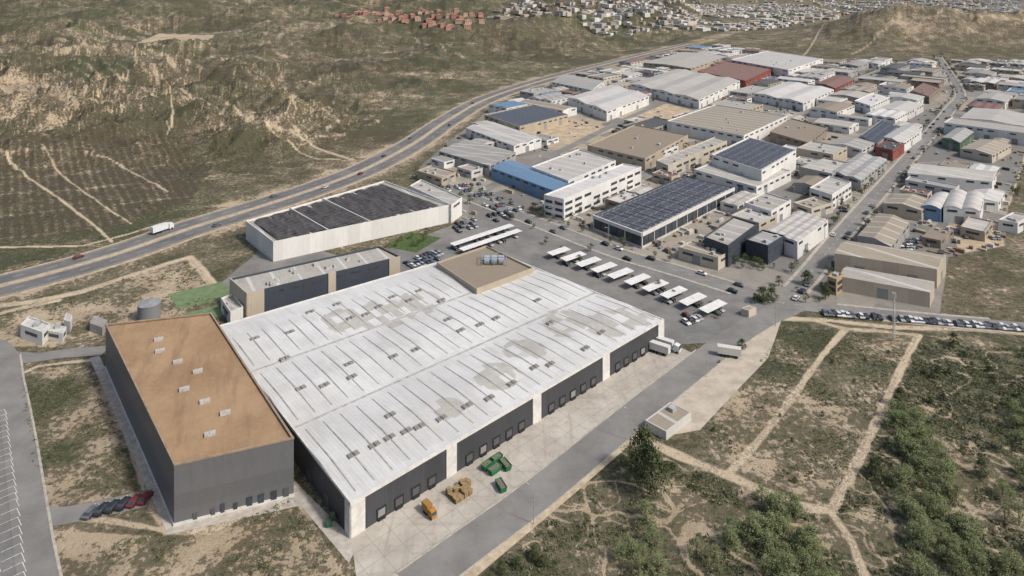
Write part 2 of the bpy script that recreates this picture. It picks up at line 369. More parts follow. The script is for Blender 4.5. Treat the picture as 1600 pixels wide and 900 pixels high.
def build_ground():
    vs=np.concatenate([np.linspace(925,20,660),np.linspace(19,-25,80)]); Y=F*H/(vs-YH)
    Y=np.concatenate([np.linspace(-250,Y[0]-6,16),Y,[12000,16000]])
    c=np.concatenate([np.linspace(-3,-1.0,18)[:-1],np.linspace(-1.0,1.0,980),np.linspace(1.0,3,18)[1:]])
    W=np.maximum(Y,150)*.86; X=c[None,:]*W[:,None]; YY=np.repeat(Y[:,None],len(c),1)
    x=X.ravel();y=YY.ravel(); z=height(x,y); n,mn=len(Y),len(c)
    me=bpy.data.meshes.new('ground'); me.vertices.add(x.size); me.vertices.foreach_set('co',np.stack([x,y,z],1).ravel())
    i=(np.arange(n-1)[:,None]*mn+np.arange(mn-1)[None,:]).ravel()
    q=np.stack([i,i+1,i+1+mn,i+mn],1).ravel(); nf=i.size
    me.loops.add(nf*4); me.loops.foreach_set('vertex_index',q.astype(np.int32))
    me.polygons.add(nf); me.polygons.foreach_set('loop_start',np.arange(0,nf*4,4,dtype=np.int32)); me.polygons.foreach_set('loop_total',np.full(nf,4,np.int32))
    me.polygons.foreach_set('use_smooth',np.ones(nf,bool)); me.update()
    b,p,g,r=cover(x,y,z); a=me.color_attributes.new('cover','FLOAT_COLOR','POINT'); a.data.foreach_set('color',np.stack([b,p,g,r],1).astype(np.float32).ravel())
    me.materials.append(M_GROUND); structure('ground',me)
build_ground()
# ---- sheets
def sheet(name,polys,z,mat):
    mb=MB()
    for k,pl in enumerate(polys): mb.face([(p[0],p[1],z+.004*k) for p in pl])
    me=mb.mesh(name,[mat],uv=False); structure(name,me)
sheet('estate_pavement',[ESTATE],.03,M_EST)
sheet('car_park_asphalt',[PP([(345,442),(430,372),(560,408),(722,346),(800,338),(1000,400),(1226,470),(1262,484),(1130,534),(1040,540),(830,450),(640,470),(400,500)])],.05,M_ASPH)
sheet('loading_yard',[PP([(548,838),(1036,530),(1082,552),(1125,540),(1010,630),(775,815),(640,925),(560,925)])],.055,M_CONC)
sheet('trailer_yard',[PP([(1190,501),(1222,498),(1200,560),(1140,622),(1094,672),(1050,680),(1002,655),(1060,600),(1125,548)])],.06,plain('dusty_asphalt',(.4,.35,.28),.9,.2,.2))
sheet('west_car_park',[PP([(-200,640),(8,630),(26,700),(44,830),(60,960),(-260,960)])],.04,M_ASPH)
sheet('building_apron',[PP([(140,560),(155,556),(276,818),(462,752),(478,770),(560,850),(545,880),(470,790),(262,836)])],.05,plain('pale_concrete',(.39,.355,.305),.9,.25,.5))
M_CG=plain('court_green',(.14,.19,.095),.9,.2,.4)
sheet('sports_court',[PP([(262,460),(348,440),(366,462),(280,484)]),PP([(286,490),(340,477),(354,492),(304,504)])],.07,M_CG)
sheet('lawn',[PP([(600,385),(640,362),(690,372),(650,395)])],.08,plain('lawn_green',(.065,.1,.035),.95,.4,.6))
sheet('verge',[PP([(995,668),(1008,674),(890,778),(740,905),(690,925)])],.05,plain('verge_sand',(.42,.345,.24),.95,.3,.4))
sheet('sandy_lot',[PP([(965,184),(1035,160),(1095,176),(1030,194)]),PP([(815,205),(885,185),(965,202),(890,226)]),PP([(1480,345),(1560,350),(1570,384),(1500,396)])],.045,plain('sandy_lot',(.4,.32,.22),.95,.3,.15))
mb=MB()
for pl,w in STREETS: ribbon(mb,pl,-w/2,w/2,.08+.004*STREETS.index((pl,w)))
structure('street',mb.mesh('street',[M_ASPHD],uv=False))
mb=MB()
ribbon(mb,HW,-12,-1.6,.12);ribbon(mb,HW,1.6,12,.12);structure('highway',mb.mesh('highway',[M_HW],uv=False))
mb=MB();ribbon(mb,HW,-1.6,1.6,.16,side=.1);ribbon(mb,HW,12,13.6,.08);ribbon(mb,HW,-14.4,-12,.08);structure('highway_verge',mb.mesh('highway_verge',[M_SAND],uv=False))
mb=MB()
for pl,w in [(R_MAIN,9.5),(R_EAST,8),(R_UP,8),(R_Y1,8)]:
    ps=pl[2:-2]
    ribbon(mb,ps,w/2,w/2+1.4,.16,side=.13);ribbon(mb,ps,-w/2-1.4,-w/2,.165,side=.13)
ribbon(mb,R_SE[5:],-5.1,-4.75,.2,side=.16);ribbon(mb,R_SE[5:],4.75,5.1,.2,side=.16)
ribbon(mb,R_W[4:],3.5,4.1,.2,side=.16)
structure('pavement',mb.mesh('pavement',[M_KERB],uv=False))
mb=MB()
for d in (-11,-2.1,2.1,11): ribbon(mb,HW,d-.1,d+.1,.14)
for d in (-6.6,6.6): dashes(mb,HW,d,.18,.14,4,8)
for pl,w in STREETS[1:7]: dashes(mb,pl,0,.14,.16,2.5,5)
for i,(x,y) in enumerate(smooth(PP([(16,640),(24,700),(36,780),(44,850),(54,925)]),2.9)):
    for o in (-13,-7.4,-1.8):
        line(mb,(x+o,y),(x+o-2.6,y-2.4),.15,.15);line(mb,(x+o,y),(x+o+2.6,y-2.4),.15,.154)
structure('road_marking',mb.mesh('road_marking',[M_PAINT],uv=False))
# ================================================================ BUILDINGS
WALL={'white':(.61,.6,.57),'cream':(.46,.41,.33),'tan':(.37,.315,.24),'beige':(.42,.365,.285),'grey':(.3,.295,.28),'brown':(.24,.195,.15),'charcoal':(.075,.078,.085),'red':(.22,.065,.05),'blue':(.15,.25,.38),'green':(.1,.16,.11),'navy':(.05,.058,.072),'pale':(.49,.475,.44),'ochre':(.38,.28,.15)}
ROOF={'white':((.59,.58,.56),.42),'pale':((.44,.425,.39),.5),'metal':((.34,.34,.33),.5),'tan':((.33,.285,.22),.5),'brown':((.26,.21,.155),.5),'dark':((.1,.095,.093),.4),'red':((.19,.075,.065),.4),'blue':((.14,.225,.33),.3),'grey':((.25,.248,.24),.5),'solar':((.34,.335,.32),.2)}
def wm(c): return cladding('wall_'+c,WALL[c])
def rm(c):
    k,d=ROOF[c]; return roofmat('roof_'+c,k,dirt=mul(k,.6) if c in('dark','solar','blue') else (.2,.17,.13),rib=1.3,sky=(9. if c in('white','pale','metal','tan','grey') else 0),dk=d)
M_GLASS=plain('window_glass',(.05,.06,.07),.2,.3,.4); M_DOOR=cladding('roller_door',(.24,.24,.235),.5,horiz=True); M_UNIT=plain('rooftop_unit_metal',(.36,.355,.34),.6,.3,.9)
M_DARK=plain('dark_void',(.03,.03,.032),.8,.2,1); M_TRIM=plain('white_trim',(.55,.535,.5),.6,.15,.5)
def solar_mat():
    m,nt,b=newm('solar_cells',.3); s=N(nt,'ShaderNodeSeparateXYZ',{0:uvn(nt)})
    l=mth(nt,'MAXIMUM',mth(nt,'LESS_THAN',mth(nt,'FRACT',mth(nt,'DIVIDE',s.outputs[0],2.2)),.1),mth(nt,'LESS_THAN',mth(nt,'FRACT',mth(nt,'DIVIDE',s.outputs[1],5.7)),.09))
    n=ramp(nt,noise(nt,pos(nt),.25,4),.3,.7); setc(nt,b,mixc(nt,mth(nt,'MULTIPLY',l,.6),mixc(nt,n,(.045,.048,.058),(.085,.088,.1)),(.27,.27,.27))); return m
M_SOLAR=solar_mat()
CELL=3.; OX,OY=-400,120; occ=np.zeros((700,620),bool)
def cells(poly):
    xs=[p[0] for p in poly];ys=[p[1] for p in poly]
    i0=max(0,int((min(xs)-OX)/CELL));i1=min(699,int((max(xs)-OX)/CELL)+1);j0=max(0,int((min(ys)-OY)/CELL));j1=min(619,int((max(ys)-OY)/CELL)+1)
    if i1<=i0 or j1<=j0: return None
    I,J=np.meshgrid(np.arange(i0,i1),np.arange(j0,j1),indexing='ij'); m=inpoly(OX+(I+.5)*CELL,OY+(J+.5)*CELL,poly); return I[m],J[m]
def mark(poly):
    c=cells(poly)
    if c: occ[c]=True
def free(poly):
    c=cells(poly); return c is not None and c[0].size>0 and not occ[c].any()
for pl,w in STREETS+[(HW,30)]:
    A=offs(pl,w/2+3.5);B=offs(pl,-w/2-3.5)
    for i in range(len(pl)-1): mark([A[i],A[i+1],B[i+1],B[i]])
def quad3(a,b,c,h,d=None):
    A,B,C=(Vector(P(*q,h)) for q in (a,b,c)); D=Vector(P(*d,h)) if d else A+C-B; return A,B,C,D
def building(q,h,wall,roof,style='flat',parts=True,name='industrial_hall',label=None,cat='building',z0=0.,group=None,wins=True,doors=True,units=3,solar=False,storeys=1,rise=None,rs=None,sink=None):
    R=rs or random
    A,B,C,D=q; L1=(C-B).length;L2=(A-B).length; cen=(A+B+C+D)/4
    pt=lambda s,t:(B*(1-s)+C*s)*(1-t)+(A*(1-s)+D*s)*t
    ax=(C-B).normalized(); W=MB();RF=MB(); out=[]; mark([tuple(x) for x in (A,B,C,D)])
    along_s=L1>=L2
    zt=z0+h
    X=lambda s,t:pt(s,t) if along_s else pt(t,s)
    if style=='flat':
        pr=.7 if h>4 else .12; W.prism([tuple(p) for p in (A,B,C,D)],z0-1,zt+pr,top=False)
        i1=.35/L1;i2=.35/L2; o=[(0,0),(1,0),(1,1),(0,1)]; n=[(i1,i2),(1-i1,i2),(1-i1,1-i2),(i1,1-i2)]
        for k in range(4):
            a,b=pt(*o[k]),pt(*o[(k+1)%4]);c,d=pt(*n[(k+1)%4]),pt(*n[k])
            W.face([(*a,zt+pr),(*b,zt+pr),(*c,zt+pr),(*d,zt+pr)],0)
            W.face([(*d,zt+pr),(*c,zt+pr),(*c,zt-.1),(*d,zt-.1)],0)
        RF.face([(*pt(*n[k]),zt) for k in range(4)])
    else:
        kind=style.rstrip('0123456789'); nb=int(style[len(kind):] or 1); Lc=(L2 if along_s else L1)/nb
        prof=[]
        for k in range(nb):
            if kind=='gable': r=rise or min(1.6,Lc*.09); prof+=[(k/nb,0),((k+.5)/nb,r)]
            else:
                r=rise or min(3.2,Lc*.16); prof+=[((k+j/8)/nb,r*math.sin(math.pi*j/8)) for j in range(8)]
        prof.append((1,0))
        W.prism([tuple(p) for p in (A,B,C,D)],z0-1,zt,top=False)
        for e in (0,1):
            W.face([(*X(e,0),zt)]+[(*X(e,w),zt+r) for w,r in prof[1:-1]]+[(*X(e,1),zt)])
        for k in range(len(prof)-1):
            (w0,r0),(w1,r1)=prof[k],prof[k+1]; e=.004
            RF.face([(*X(-e,w0),zt+r0+.05),(*X(1+e,w0),zt+r0+.05),(*X(1+e,w1),zt+r1+.05),(*X(-e,w1),zt+r1+.05)])
    out+=[('wall',W,wm(wall)),('roof',RF,rm(roof))]
    edges=[(B,C,L1),(B,A,L2),(C,D,L2),(A,D,L1)]
    def wbox(e,c,w,za,zb,pr=.08):
        p,qq,L=edges[e]; t=(qq-p).normalized(); nn=Vector((-t.y,t.x))
        if (p+qq-2*cen).dot(nn)<0: nn=-nn
        m=MB(); cc=p+t*c+nn*(pr/2-.02); m.box(cc.x,cc.y,t,w,pr+.04,z0+za,z0+zb); return m
    for e in range(4):
        L=edges[e][2]
        if e>1 and (parts or sink): continue
        if doors and L>12:
            n=max(1,int(L/16))
            for k in range(n):
                if R.random()<.75: out.append(('roller_door',wbox(e,L*(k+.5)/n+R.uniform(-1,1),3.8,0.02,min(4.2,h-1)),M_DOOR))
        if wins and not sink:
            for st in range(storeys):
                zb=(h-1.9) if storeys==1 else 1.2+st*(h-1)/storeys
                n=max(1,int(L/(7. if storeys==1 else 5.)));n=min(n,9)
                for k in range(n):
                    if R.random()<.85: out.append(('window',wbox(e,L*(k+.5)/n,L/n*(.55 if storeys==1 else .72),zb,zb+(1.1 if storeys==1 else 1.5)),M_GLASS))
    if style=='flat' and units:
        for k in range(units):
            p=pt(R.uniform(.12,.88),R.uniform(.15,.85)); m=MB(); s=R.uniform(1.2,2.6); m.box(p.x,p.y,ax,s,s*.8,zt-.02,zt+R.uniform(.7,1.5)); out.append(('roof_unit',m,M_UNIT))
    if solar:
        nr=max(3,int(L1/5.2))
        for k in range(nr):
            m=MB(); s0=(k+.14)/nr;s1=(k+.82)/nr; za,zb=zt+.2,zt+.7
            a,b,c,d=pt(s0,.05),pt(s1,.05),pt(s1,.95),pt(s0,.95)
            m.face([(*a,za),(*b,zb),(*c,zb),(*d,za)]); m.face([(*d,za-.06),(*c,zb-.06),(*b,zb-.06),(*a,za-.06)]); out.append(('solar_panel_row',m,M_SOLAR))
    org=(cen.x,cen.y,z0)
    lab=label or f"{wall} walled industrial hall with {roof if roof!='solar' else 'solar panelled'} {'flat' if style=='flat' else 'ridged' if style[0]=='g' else 'curved'} roof"
    if sink is not None and not parts and sink:
        smb,smats=sink
        for nme,m,mat in out:
            if mat not in smats: smats.append(mat)
            smb.add(m,smats.index(mat))
        return None
    if parts:
        e=empty(name,org,lab,cat,group)
        for nme,m,mat in out: obj(nme,m.mesh(nme,[mat],org,ax),e)
        return e
    tot=MB();mats=[]
    for nme,m,mat in out:
        if mat not in mats: mats.append(mat)
        tot.add(m,mats.index(mat))
    o=obj(name,tot.mesh(name,mats,org,ax),None,org); return tag(o,lab,cat,group)
# ---------- hero warehouse
hW=8.
WA,WB,WC,WD=quad3((335,512),(548,787),(1037,500),hW,(760,388))
def whroof():
    m,nt,b=newm('warehouse_roof_panels',.6); s=N(nt,'ShaderNodeSeparateXYZ',{0:uvn(nt)}); U,V=s.outputs[0],s.outputs[1]; p=pos(nt)
    big=ramp(nt,noise(nt,p,.035,6,.65),.35,.65); st=N(nt,'ShaderNodeMapping',{0:uvn(nt),3:(1,.1,1)}).outputs[0]
    streak=ramp(nt,noise(nt,st,.5,6,.78),.45,.72)
    c=mixc(nt,big,(.57,.57,.555),(.47,.465,.45)); c=mixc(nt,mth(nt,'MULTIPLY',streak,.42),c,(.32,.31,.285))
    vec=N(nt,'ShaderNodeCombineXYZ',{0:mth(nt,'FLOOR',mth(nt,'DIVIDE',U,3.03)),1:mth(nt,'FLOOR',mth(nt,'DIVIDE',V,5.1))}).outputs[0]
    wn=N(nt,'ShaderNodeTexWhiteNoise',{'Vector':vec},noise_dimensions='2D').outputs[0]
    c=mixc(nt,mth(nt,'MULTIPLY',mth(nt,'GREATER_THAN',wn,.85),.15),c,(.34,.33,.3))
    reg=None
    for (u,v,r) in ((600,490,14),(655,472,12),(540,500,11),(880,505,12),(950,507,11),(775,590,9),(820,548,9),(990,495,9),(700,640,6)):
        x,y=P(u,v,hW); d=N(nt,'ShaderNodeVectorMath',{0:p,1:(x,y,hW)},operation='DISTANCE').outputs['Value']
        k=ramp(nt,mth(nt,'DIVIDE',d,r),1.25,.4); reg=k if reg is None else mth(nt,'MAXIMUM',reg,k)
    k=ramp(nt,mth(nt,'MULTIPLY',mth(nt,'ADD',mth(nt,'MULTIPLY',wn,.75),.25),reg),.42,.52)
    c=mixc(nt,mth(nt,'MULTIPLY',k,.7),c,mixc(nt,ramp(nt,noise(nt,p,.5,5,.7),.35,.65),(.28,.26,.22),(.35,.33,.285)))
    c=mixc(nt,mth(nt,'MULTIPLY',mth(nt,'LESS_THAN',mth(nt,'FRACT',mth(nt,'DIVIDE',U,1.01)),.14),.22),c,(.25,.25,.25))
    c=mixc(nt,mth(nt,'MULTIPLY',ramp(nt,noise(nt,p,1.1,6,.8),.5,.75),.35),c,(.34,.33,.3)); setc(nt,b,c); return m
M_WROOF=whroof()
M_CHAR=cladding('charcoal_cladding',(.055,.057,.062),.9,.2,.5,.35); M_GREYC=cladding('grey_cladding',(.125,.126,.13),.6,.15,.45,.3,horiz=True)
org=((WB+WD)/2).x,((WB+WD)/2).y,0
wh=empty('warehouse',org,'huge logistics warehouse, charcoal cladding, weathered pale metal roof','warehouse')
wax=(WC-WB).normalized()
wpt=lambda s,t:(WB*(1-s)+WC*s)*(1-t)+(WA*(1-s)+WD*s)*t
def child(parent,org,name,mb,mat,ax=wax,label=None):
    o=obj(name,mb.mesh(name,[mat] if not isinstance(mat,list) else mat,org,ax),parent)
    if label:o["label"]=label
    return o
m=MB();m.prism([tuple(p) for p in (WA,WB,WC,WD)],-.5,hW-.35,top=False);child(wh,org,'wall',m,M_CHAR)
m=MB();cuts=[0,.33,.66,1]
for k in range(3):
    a,c=cuts[k],cuts[k+1];b=(a+c)/2
    for t0,t1,z0,z1 in ((a,b,0,.55),(b,c,.55,0)):
        m.face([(*wpt(0,t0),hW+z0),(*wpt(1,t0),hW+z0),(*wpt(1,t1),hW+z1),(*wpt(0,t1),hW+z1)])
child(wh,org,'roof',m,M_WROOF)
def edge_strip(mb,a,b,w,z0,z1,cen,out=.12):
    t=(b-a).normalized();n=Vector((-t.y,t.x))
    if ((a+b)/2-cen).dot(n)<0:n=-n
    c=(a+b)/2+n*(out-w/2); mb.box(c.x,c.y,t,(b-a).length+2*out,w,z0,z1)
cenW=(WA+WB+WC+WD)/4
m=MB()
for k,(a,b) in enumerate(((WB,WC),(WB,WA),(WC,WD),(WA,WD))): edge_strip(m,a,b,.5,hW-.35,hW+.3+.003*k,cenW,.14+.003*k)
child(wh,org,'roof_edge',m,M_TRIM)
LW=(WC-WB).length;SW=(WA-WB).length
m=MB()
for t in (.33,.66):
    a,b=wpt(.003,t),wpt(.997,t);c=(a+b)/2;m.box(c.x,c.y,b-a,(b-a).length,.8,hW-.05,hW+.12)
child(wh,org,'roof_gutter',m,plain('gutter_metal',(.36,.35,.33),.6,.3,.5))
def tfrom(A,B,u):
    k=(u-800)/F; return (k*A.y-A.x)/((B.x-A.x)-k*(B.y-A.y))
M_RIBD=plain('roof_rib_grey',(.28,.27,.24),.6,.3,.6)
nr=24
for k in range(3):
    for i in range(nr):
        s=(i+.5)/nr; t0=cuts[k]+.025;t1=cuts[k+1]-.025
        if k==2 and s>.74: continue
        if k==2: t1=.95
        a=wpt(s,t0);b=wpt(s,(t0+t1)/2);c2=wpt(s,t1);d=(c2-a).normalized();n=Vector((-d.y,d.x))*.17
        mm=MB(); za=hW+.1;zb=hW+.66
        prof=[(a,za),(b,zb),(c2,za)]
        for j in range(2):
            (p,z),(q,w)=prof[j],prof[j+1]
            mm.face([(*(p-n),z),(*(q-n),w),(*(q+n),w),(*(p+n),z)]); mm.face([(*(p-n),z-.35),(*(q-n),w-.35),(*(q-n),w),(*(p-n),z)]); mm.face([(*(p+n),z),(*(q+n),w),(*(q+n),w-.35),(*(p+n),z-.35)])
        child(wh,org,'roof_rib',mm,M_RIBD)
def ventmesh():
    m=MB()
    for i in (-1,1):
        m.box(i*.8,0,(1,0),1.35,1.7,0,.45,1,0)
        for j in (-1,0,1): m.box(i*.8,j*.5,(1,0),1.1,.12,.45,.52,1)
    return m.mesh('roof_vent',[plain('vent_dark',(.13,.12,.11),.7,.2,1),M_UNIT])
VM=ventmesh(); wrz=math.atan2(wax.y,wax.x)
for u,v in [(398,530),(453,520),(485,488),(527,476),(548,498),(572,492),(613,465),(655,455),(592,480),(640,470),(445,561),(470,608),(507,603),(545,570),(550,590),(615,558),(650,547),(720,517),(750,508),(775,498),(840,470),(700,500),(585,697),(609,685),(635,675),(655,668),(690,655),(730,635),(765,623),(552,712),(800,600),(835,575),(860,570),(915,545),(940,520),(610,650),(690,470),(860,505)]:
    x,y=P(u,v,hW+.3); o=obj('roof_vent',VM,wh,(x-org[0],y-org[1],hW+.3),wrz)
nrm=Vector((wax.y,-wax.x))
pr=[(548,570),(697,713),(832,845),(941,952),(1028,1037)]; tp=[]
for a,b in pr:
    t0,t1=max(0,tfrom(WB,WC,a)),min(1,tfrom(WB,WC,b)); tp.append((t0,t1)); c=WB.lerp(WC,(t0+t1)/2)+nrm*.05; m=MB();m.box(c.x,c.y,wax,(t1-t0)*LW,.36,0,hW-.36);child(wh,org,'wall_panel',m,M_TRIM)
sax=(WA-WB).normalized();c=WB+sax*1.3-wax*.05;m=MB();m.box(c.x,c.y,sax,2.6,.36,0,hW-.36);child(wh,org,'wall_panel',m,M_TRIM)
M_SHEL=plain('dock_shelter',(.025,.025,.027),.8,.2,1);M_DD=cladding('dock_door',(.22,.22,.21),.5,horiz=True);M_DD2=cladding('dock_door_grey',(.085,.085,.09),.5,horiz=True)
for j in range(4):
    a=tp[j][1]*LW+2;b=tp[j+1][0]*LW-2;n=int((b-a)/4.4)
    for i in range(n):
        c=WB+wax*(a+(i+.5)*(b-a)/n)+nrm*.05; m=MB();m.box(c.x,c.y,wax,2.7,.2,.5,3.); child(wh,org,'dock_shelter',m,M_SHEL)
        c=c+nrm*.11;m=MB();m.box(c.x,c.y,wax,1.9,.04,.9,2.6); child(wh,org,'dock_door',m,M_DD if (i*5+j)%6==0 else M_DD2)
        m=MB();c=c+nrm*.1;m.box(c.x,c.y,wax,2.,.25,0,.6);child(wh,org,'dock_leveller',m,M_SHEL)
for i in (0.25,.45,.72):
    c=WB+sax*SW*i*.5-wax*.08;m=MB();m.box(c.x,c.y,sax,2.6,.1,0,2.8);child(wh,org,'door',m,M_DD2)
bq=quad3((682,412),(745,454),(833,421),9.6,(760,386))
building(bq,9.6,'tan','brown','flat',name='roof_plant_block',label='tan block with brown gravel roof on warehouse corner',wins=False,doors=False,units=0)
px=(bq[0]+bq[2])/2
tw=empty('rooftop_cooling_plant',(px.x+4,px.y+4,9.6),'pale blue steel cooling plant on brown roof','machinery')
m=MB()
for i in range(3):
    for j in range(2): m.box(i*3-3,j*3-1.5,(1,0),2.2,2.2,.6,2.)
obj('cooling_unit',m.mesh('cooling_unit',[plain('cooling_metal',(.33,.37,.41),.5,.3,1)]),tw)
m=MB()
for i in (-5,0,5):
    for j in (-3.4,3.4): m.box(i,j,(1,0),.25,.25,0,2.8)
for j in (-3.4,3.4): m.box(0,j,(1,0),10,.2,2.6,2.8)
for i in (-5,5): m.box(i,0,(0,1),6.8,.2,2.61,2.79)
obj('steel_frame',m.mesh('steel_frame',[plain('frame_blue',(.26,.31,.36),.5,.2,1)]),tw)
# ---------- brown roof tall block
hB=14.2; BA,BB,BC,BD=quad3((165,508),(272,728),(459,686),hB,(330,490))
cb=(BA+BB+BC+BD)/4; bo=(cb.x,cb.y,0);bax=(BC-BB).normalized();bs=(BA-BB).normalized()
br=empty('high_bay_warehouse',bo,'tall grey block with rust brown flat roof','warehouse')
def brownroof():
    m,nt,b=newm('rust_brown_roof',.9);p=pos(nt)
    c=mixc(nt,ramp(nt,noise(nt,p,.05,6,.7),.35,.65),(.25,.16,.09),(.32,.215,.125))
    c=mixc(nt,mth(nt,'MULTIPLY',ramp(nt,noise(nt,p,.5,7,.8),.48,.72),.6),c,(.35,.255,.16))
    mp=N(nt,'ShaderNodeMapping',{0:uvn(nt),3:(.5,.06,1)}).outputs[0]
    c=mixc(nt,mth(nt,'MULTIPLY',ramp(nt,noise(nt,mp,.5,5,.7),.48,.66),.55),c,(.19,.12,.07));setc(nt,b,c);return m
m=MB();m.prism([tuple(p) for p in (BA,BB,BC,BD)],-.5,hB-.02,top=False);child(br,bo,'wall',m,M_GREYC,bax)
m=MB();m.face([(*p,hB-.25) for p in (BA,BB,BC,BD)]);child(br,bo,'roof',m,brownroof(),bax)
m=MB()
for k,(a,b) in enumerate(((BB,BC),(BB,BA),(BC,BD),(BA,BD))): edge_strip(m,a,b,.5,hB-.02,hB+.35+.004*k,cb,.08+.004*k)
child(br,bo,'parapet',m,plain('brown_flashing',(.28,.21,.145),.6,.2,.5),bax)
m=MB()
for k,(a,b) in enumerate(((BB,BC),(BB,BA),(BA,BD))): edge_strip(m,a,b,.4,0,.7+.004*k,cb,.2+.004*k)
child(br,bo,'plinth',m,M_TRIM,bax)
bn=Vector((bax.y,-bax.x));BLn=(BC-BB).length
for u in (305,333,348,368,390,408,428,447):
    t=tfrom(BB,BC,u);c=BB.lerp(BC,t)+bn*.1;m=MB();w=.9 if u in(305,333,348,368) else 1.3; z=(2. if u in(368,333,305) else 2.6);m.box(c.x,c.y,bax,w,.3,.5,z);child(br,bo,'door',m,M_DD2 if u%2 else M_GLASS,bax)
VB=MB();VB.box(0,0,(1,0),2.6,1.5,0,.6,0,1);VB.box(0,0,(1,0),.15,1.5,.6,.72,1);VB=VB.mesh('skylight',[M_UNIT,plain('skylight_glass',(.42,.39,.34),.3,.2,1)])
for u,v in [(248,530),(250,548),(278,565),(309,580),(288,608),(320,627),(352,645),(328,678)]:
    x,y=P(u,v,hB);obj('skylight',VB,br,(x-bo[0],y-bo[1],hB-.25),math.atan2(bax.y,bax.x)+.1)
# ---------- strip building behind
q=quad3((360,438),(386,461),(625,403),9.5,(592,387));SA,SB_,SCc,SD=q
sbe=building(q,9.5,'navy','pale','flat',name='office_building',label='long dark blue office block with tan end panels',doors=False,units=10,storeys=1)
sx=(SCc-SB_).normalized();sn=Vector((sx.y,-sx.x))
for t0,t1 in ((0,.1),(.5,.55),(.92,1)):
    c=SB_.lerp(SCc,(t0+t1)/2)+sn*.1;m=MB();m.box(c.x,c.y,sx,(SCc-SB_).length*(t1-t0),.4,0,10.3);child(sbe,tuple(sbe.location),'wall_panel',m,wm('beige'),sx)
c=(SA+SB_)/2;t=(SB_-SA).normalized();m=MB();m.box(c.x,c.y,t,(SB_-SA).length+.3,.5,0,10.32);child(sbe,tuple(sbe.location),'wall_panel',m,wm('beige'),sx)
building(quad3((345,468),(360,490),(380,482),4.5),4.5,'white','pale','flat',name='annex_building',units=1,label='small white annex beside dark blue office block')
# ---------- white hall with dark roof fields
q=quad3((384,347),(427,380),(704,322),8.5,(600,284));DA,DB,DC,DD_=q
dk=building(q,8.5,'white','pale','flat',name='factory_hall',label='white walled factory with dark solar roof fields',doors=False,wins=False,units=0)
dpt=lambda s,t:(DB*(1-s)+DC*s)*(1-t)+(DA*(1-s)+DD_*s)*t
do=tuple(dk.location)
def sag():
    m,nt,b=newm('dark_membrane',.75);p=pos(nt);uv=uvn(nt)
    st=N(nt,'ShaderNodeMapping',{0:uv,3:(1,.25,1)}).outputs[0]
    c=mixc(nt,ramp(nt,noise(nt,st,.3,6,.7),.35,.7),(.035,.033,.033),(.085,.078,.075)); s=N(nt,'ShaderNodeSeparateXYZ',{0:uv})
    l=mth(nt,'LESS_THAN',mth(nt,'FRACT',mth(nt,'DIVIDE',s.outputs[1],3.3)),.14)
    c=mixc(nt,mth(nt,'MULTIPLY',l,.35),c,(.2,.19,.18));setc(nt,b,c);return m
M_DKR=sag(); rr=random.Random(4)
for s0,s1 in ((.03,.275),(.29,.5),(.52,.95)):
    m=MB(); n=int((s1-s0)*60);nt_=12
    zz=[[8.8+.32*math.sin(i*1.1+j*.4)+rr.uniform(-.2,.2)+(.4*math.sin(j/nt_*math.pi)) for j in range(nt_+1)] for i in range(n+1)]
    S=lambda a:s0+(s1-s0)*a/n
    T=lambda b:.05+.9*b/nt_
    for i in range(n):
        for j in range(nt_):
            m.face([(*dpt(S(i),T(j)),zz[i][j]),(*dpt(S(i+1),T(j)),zz[i+1][j]),(*dpt(S(i+1),T(j+1)),zz[i+1][j+1]),(*dpt(S(i),T(j+1)),zz[i][j+1])])
    child(dk,do,'dark_roof_field',m,M_DKR,DC-DB)
m=MB()
for t in (.28,.51):
    a,b=dpt(t,0),dpt(t,1);c=(a+b)/2;m.box(c.x,c.y,b-a,(b-a).length,.5,8.4,9.5)
child(dk,do,'parapet',m,M_TRIM)
building(quad3((640,292),(705,322),(722,310),9),9,'white','pale','flat',name='showroom',label='white showroom with dark glass front',storeys=1,units=2)
# ---------- the PV hall
PVQ=quad3((928,338),(1003,366),(1146,295),6.8,(1066,277))
pv=building(PVQ,6.8,'navy','solar','flat',name='solar_roof_hall',label='dark glazed hall fully covered with solar panel rows',wins=False,doors=False,units=0,solar=True,storeys=1)
po=tuple(pv.location)
a,b,c=PVQ[0],PVQ[1],PVQ[2]
for p,q2 in ((b,c),(b,a)):
    t=(q2-p).normalized();n=Vector((-t.y,t.x)); L=(q2-p).length
    if ((p+q2)/2-Vector(po[:2])).dot(n)<0:n=-n
    m=MB();cc=(p+q2)/2+n*.35;m.box(cc.x,cc.y,t,L+.7,.7,5.9 if q2==c else 5.89,7.6 if q2==c else 7.59);child(pv,po,'canopy',m,M_TRIM,t)
    m=MB();cc=(p+q2)/2+n*.2;m.box(cc.x,cc.y,t,L+.4,.4,0,1. if q2==c else .99);child(pv,po,'plinth',m,wm('pale'),t)
    k=int(L/5)
    for i in range(k):
        cc=p+t*(L*(i+.5)/k)+n*.06;m=MB();m.box(cc.x,cc.y,t,L/k*.86,.16,1.1,5.6);child(pv,po,'window',m,M_GLASS,t)
    for i in range(0,k+1,2):
        cc=p+t*(L*i/k)+n*.15;m=MB();m.box(cc.x,cc.y,t,.5,.3,1.01,5.88);child(pv,po,'pilaster',m,wm('pale'),t)
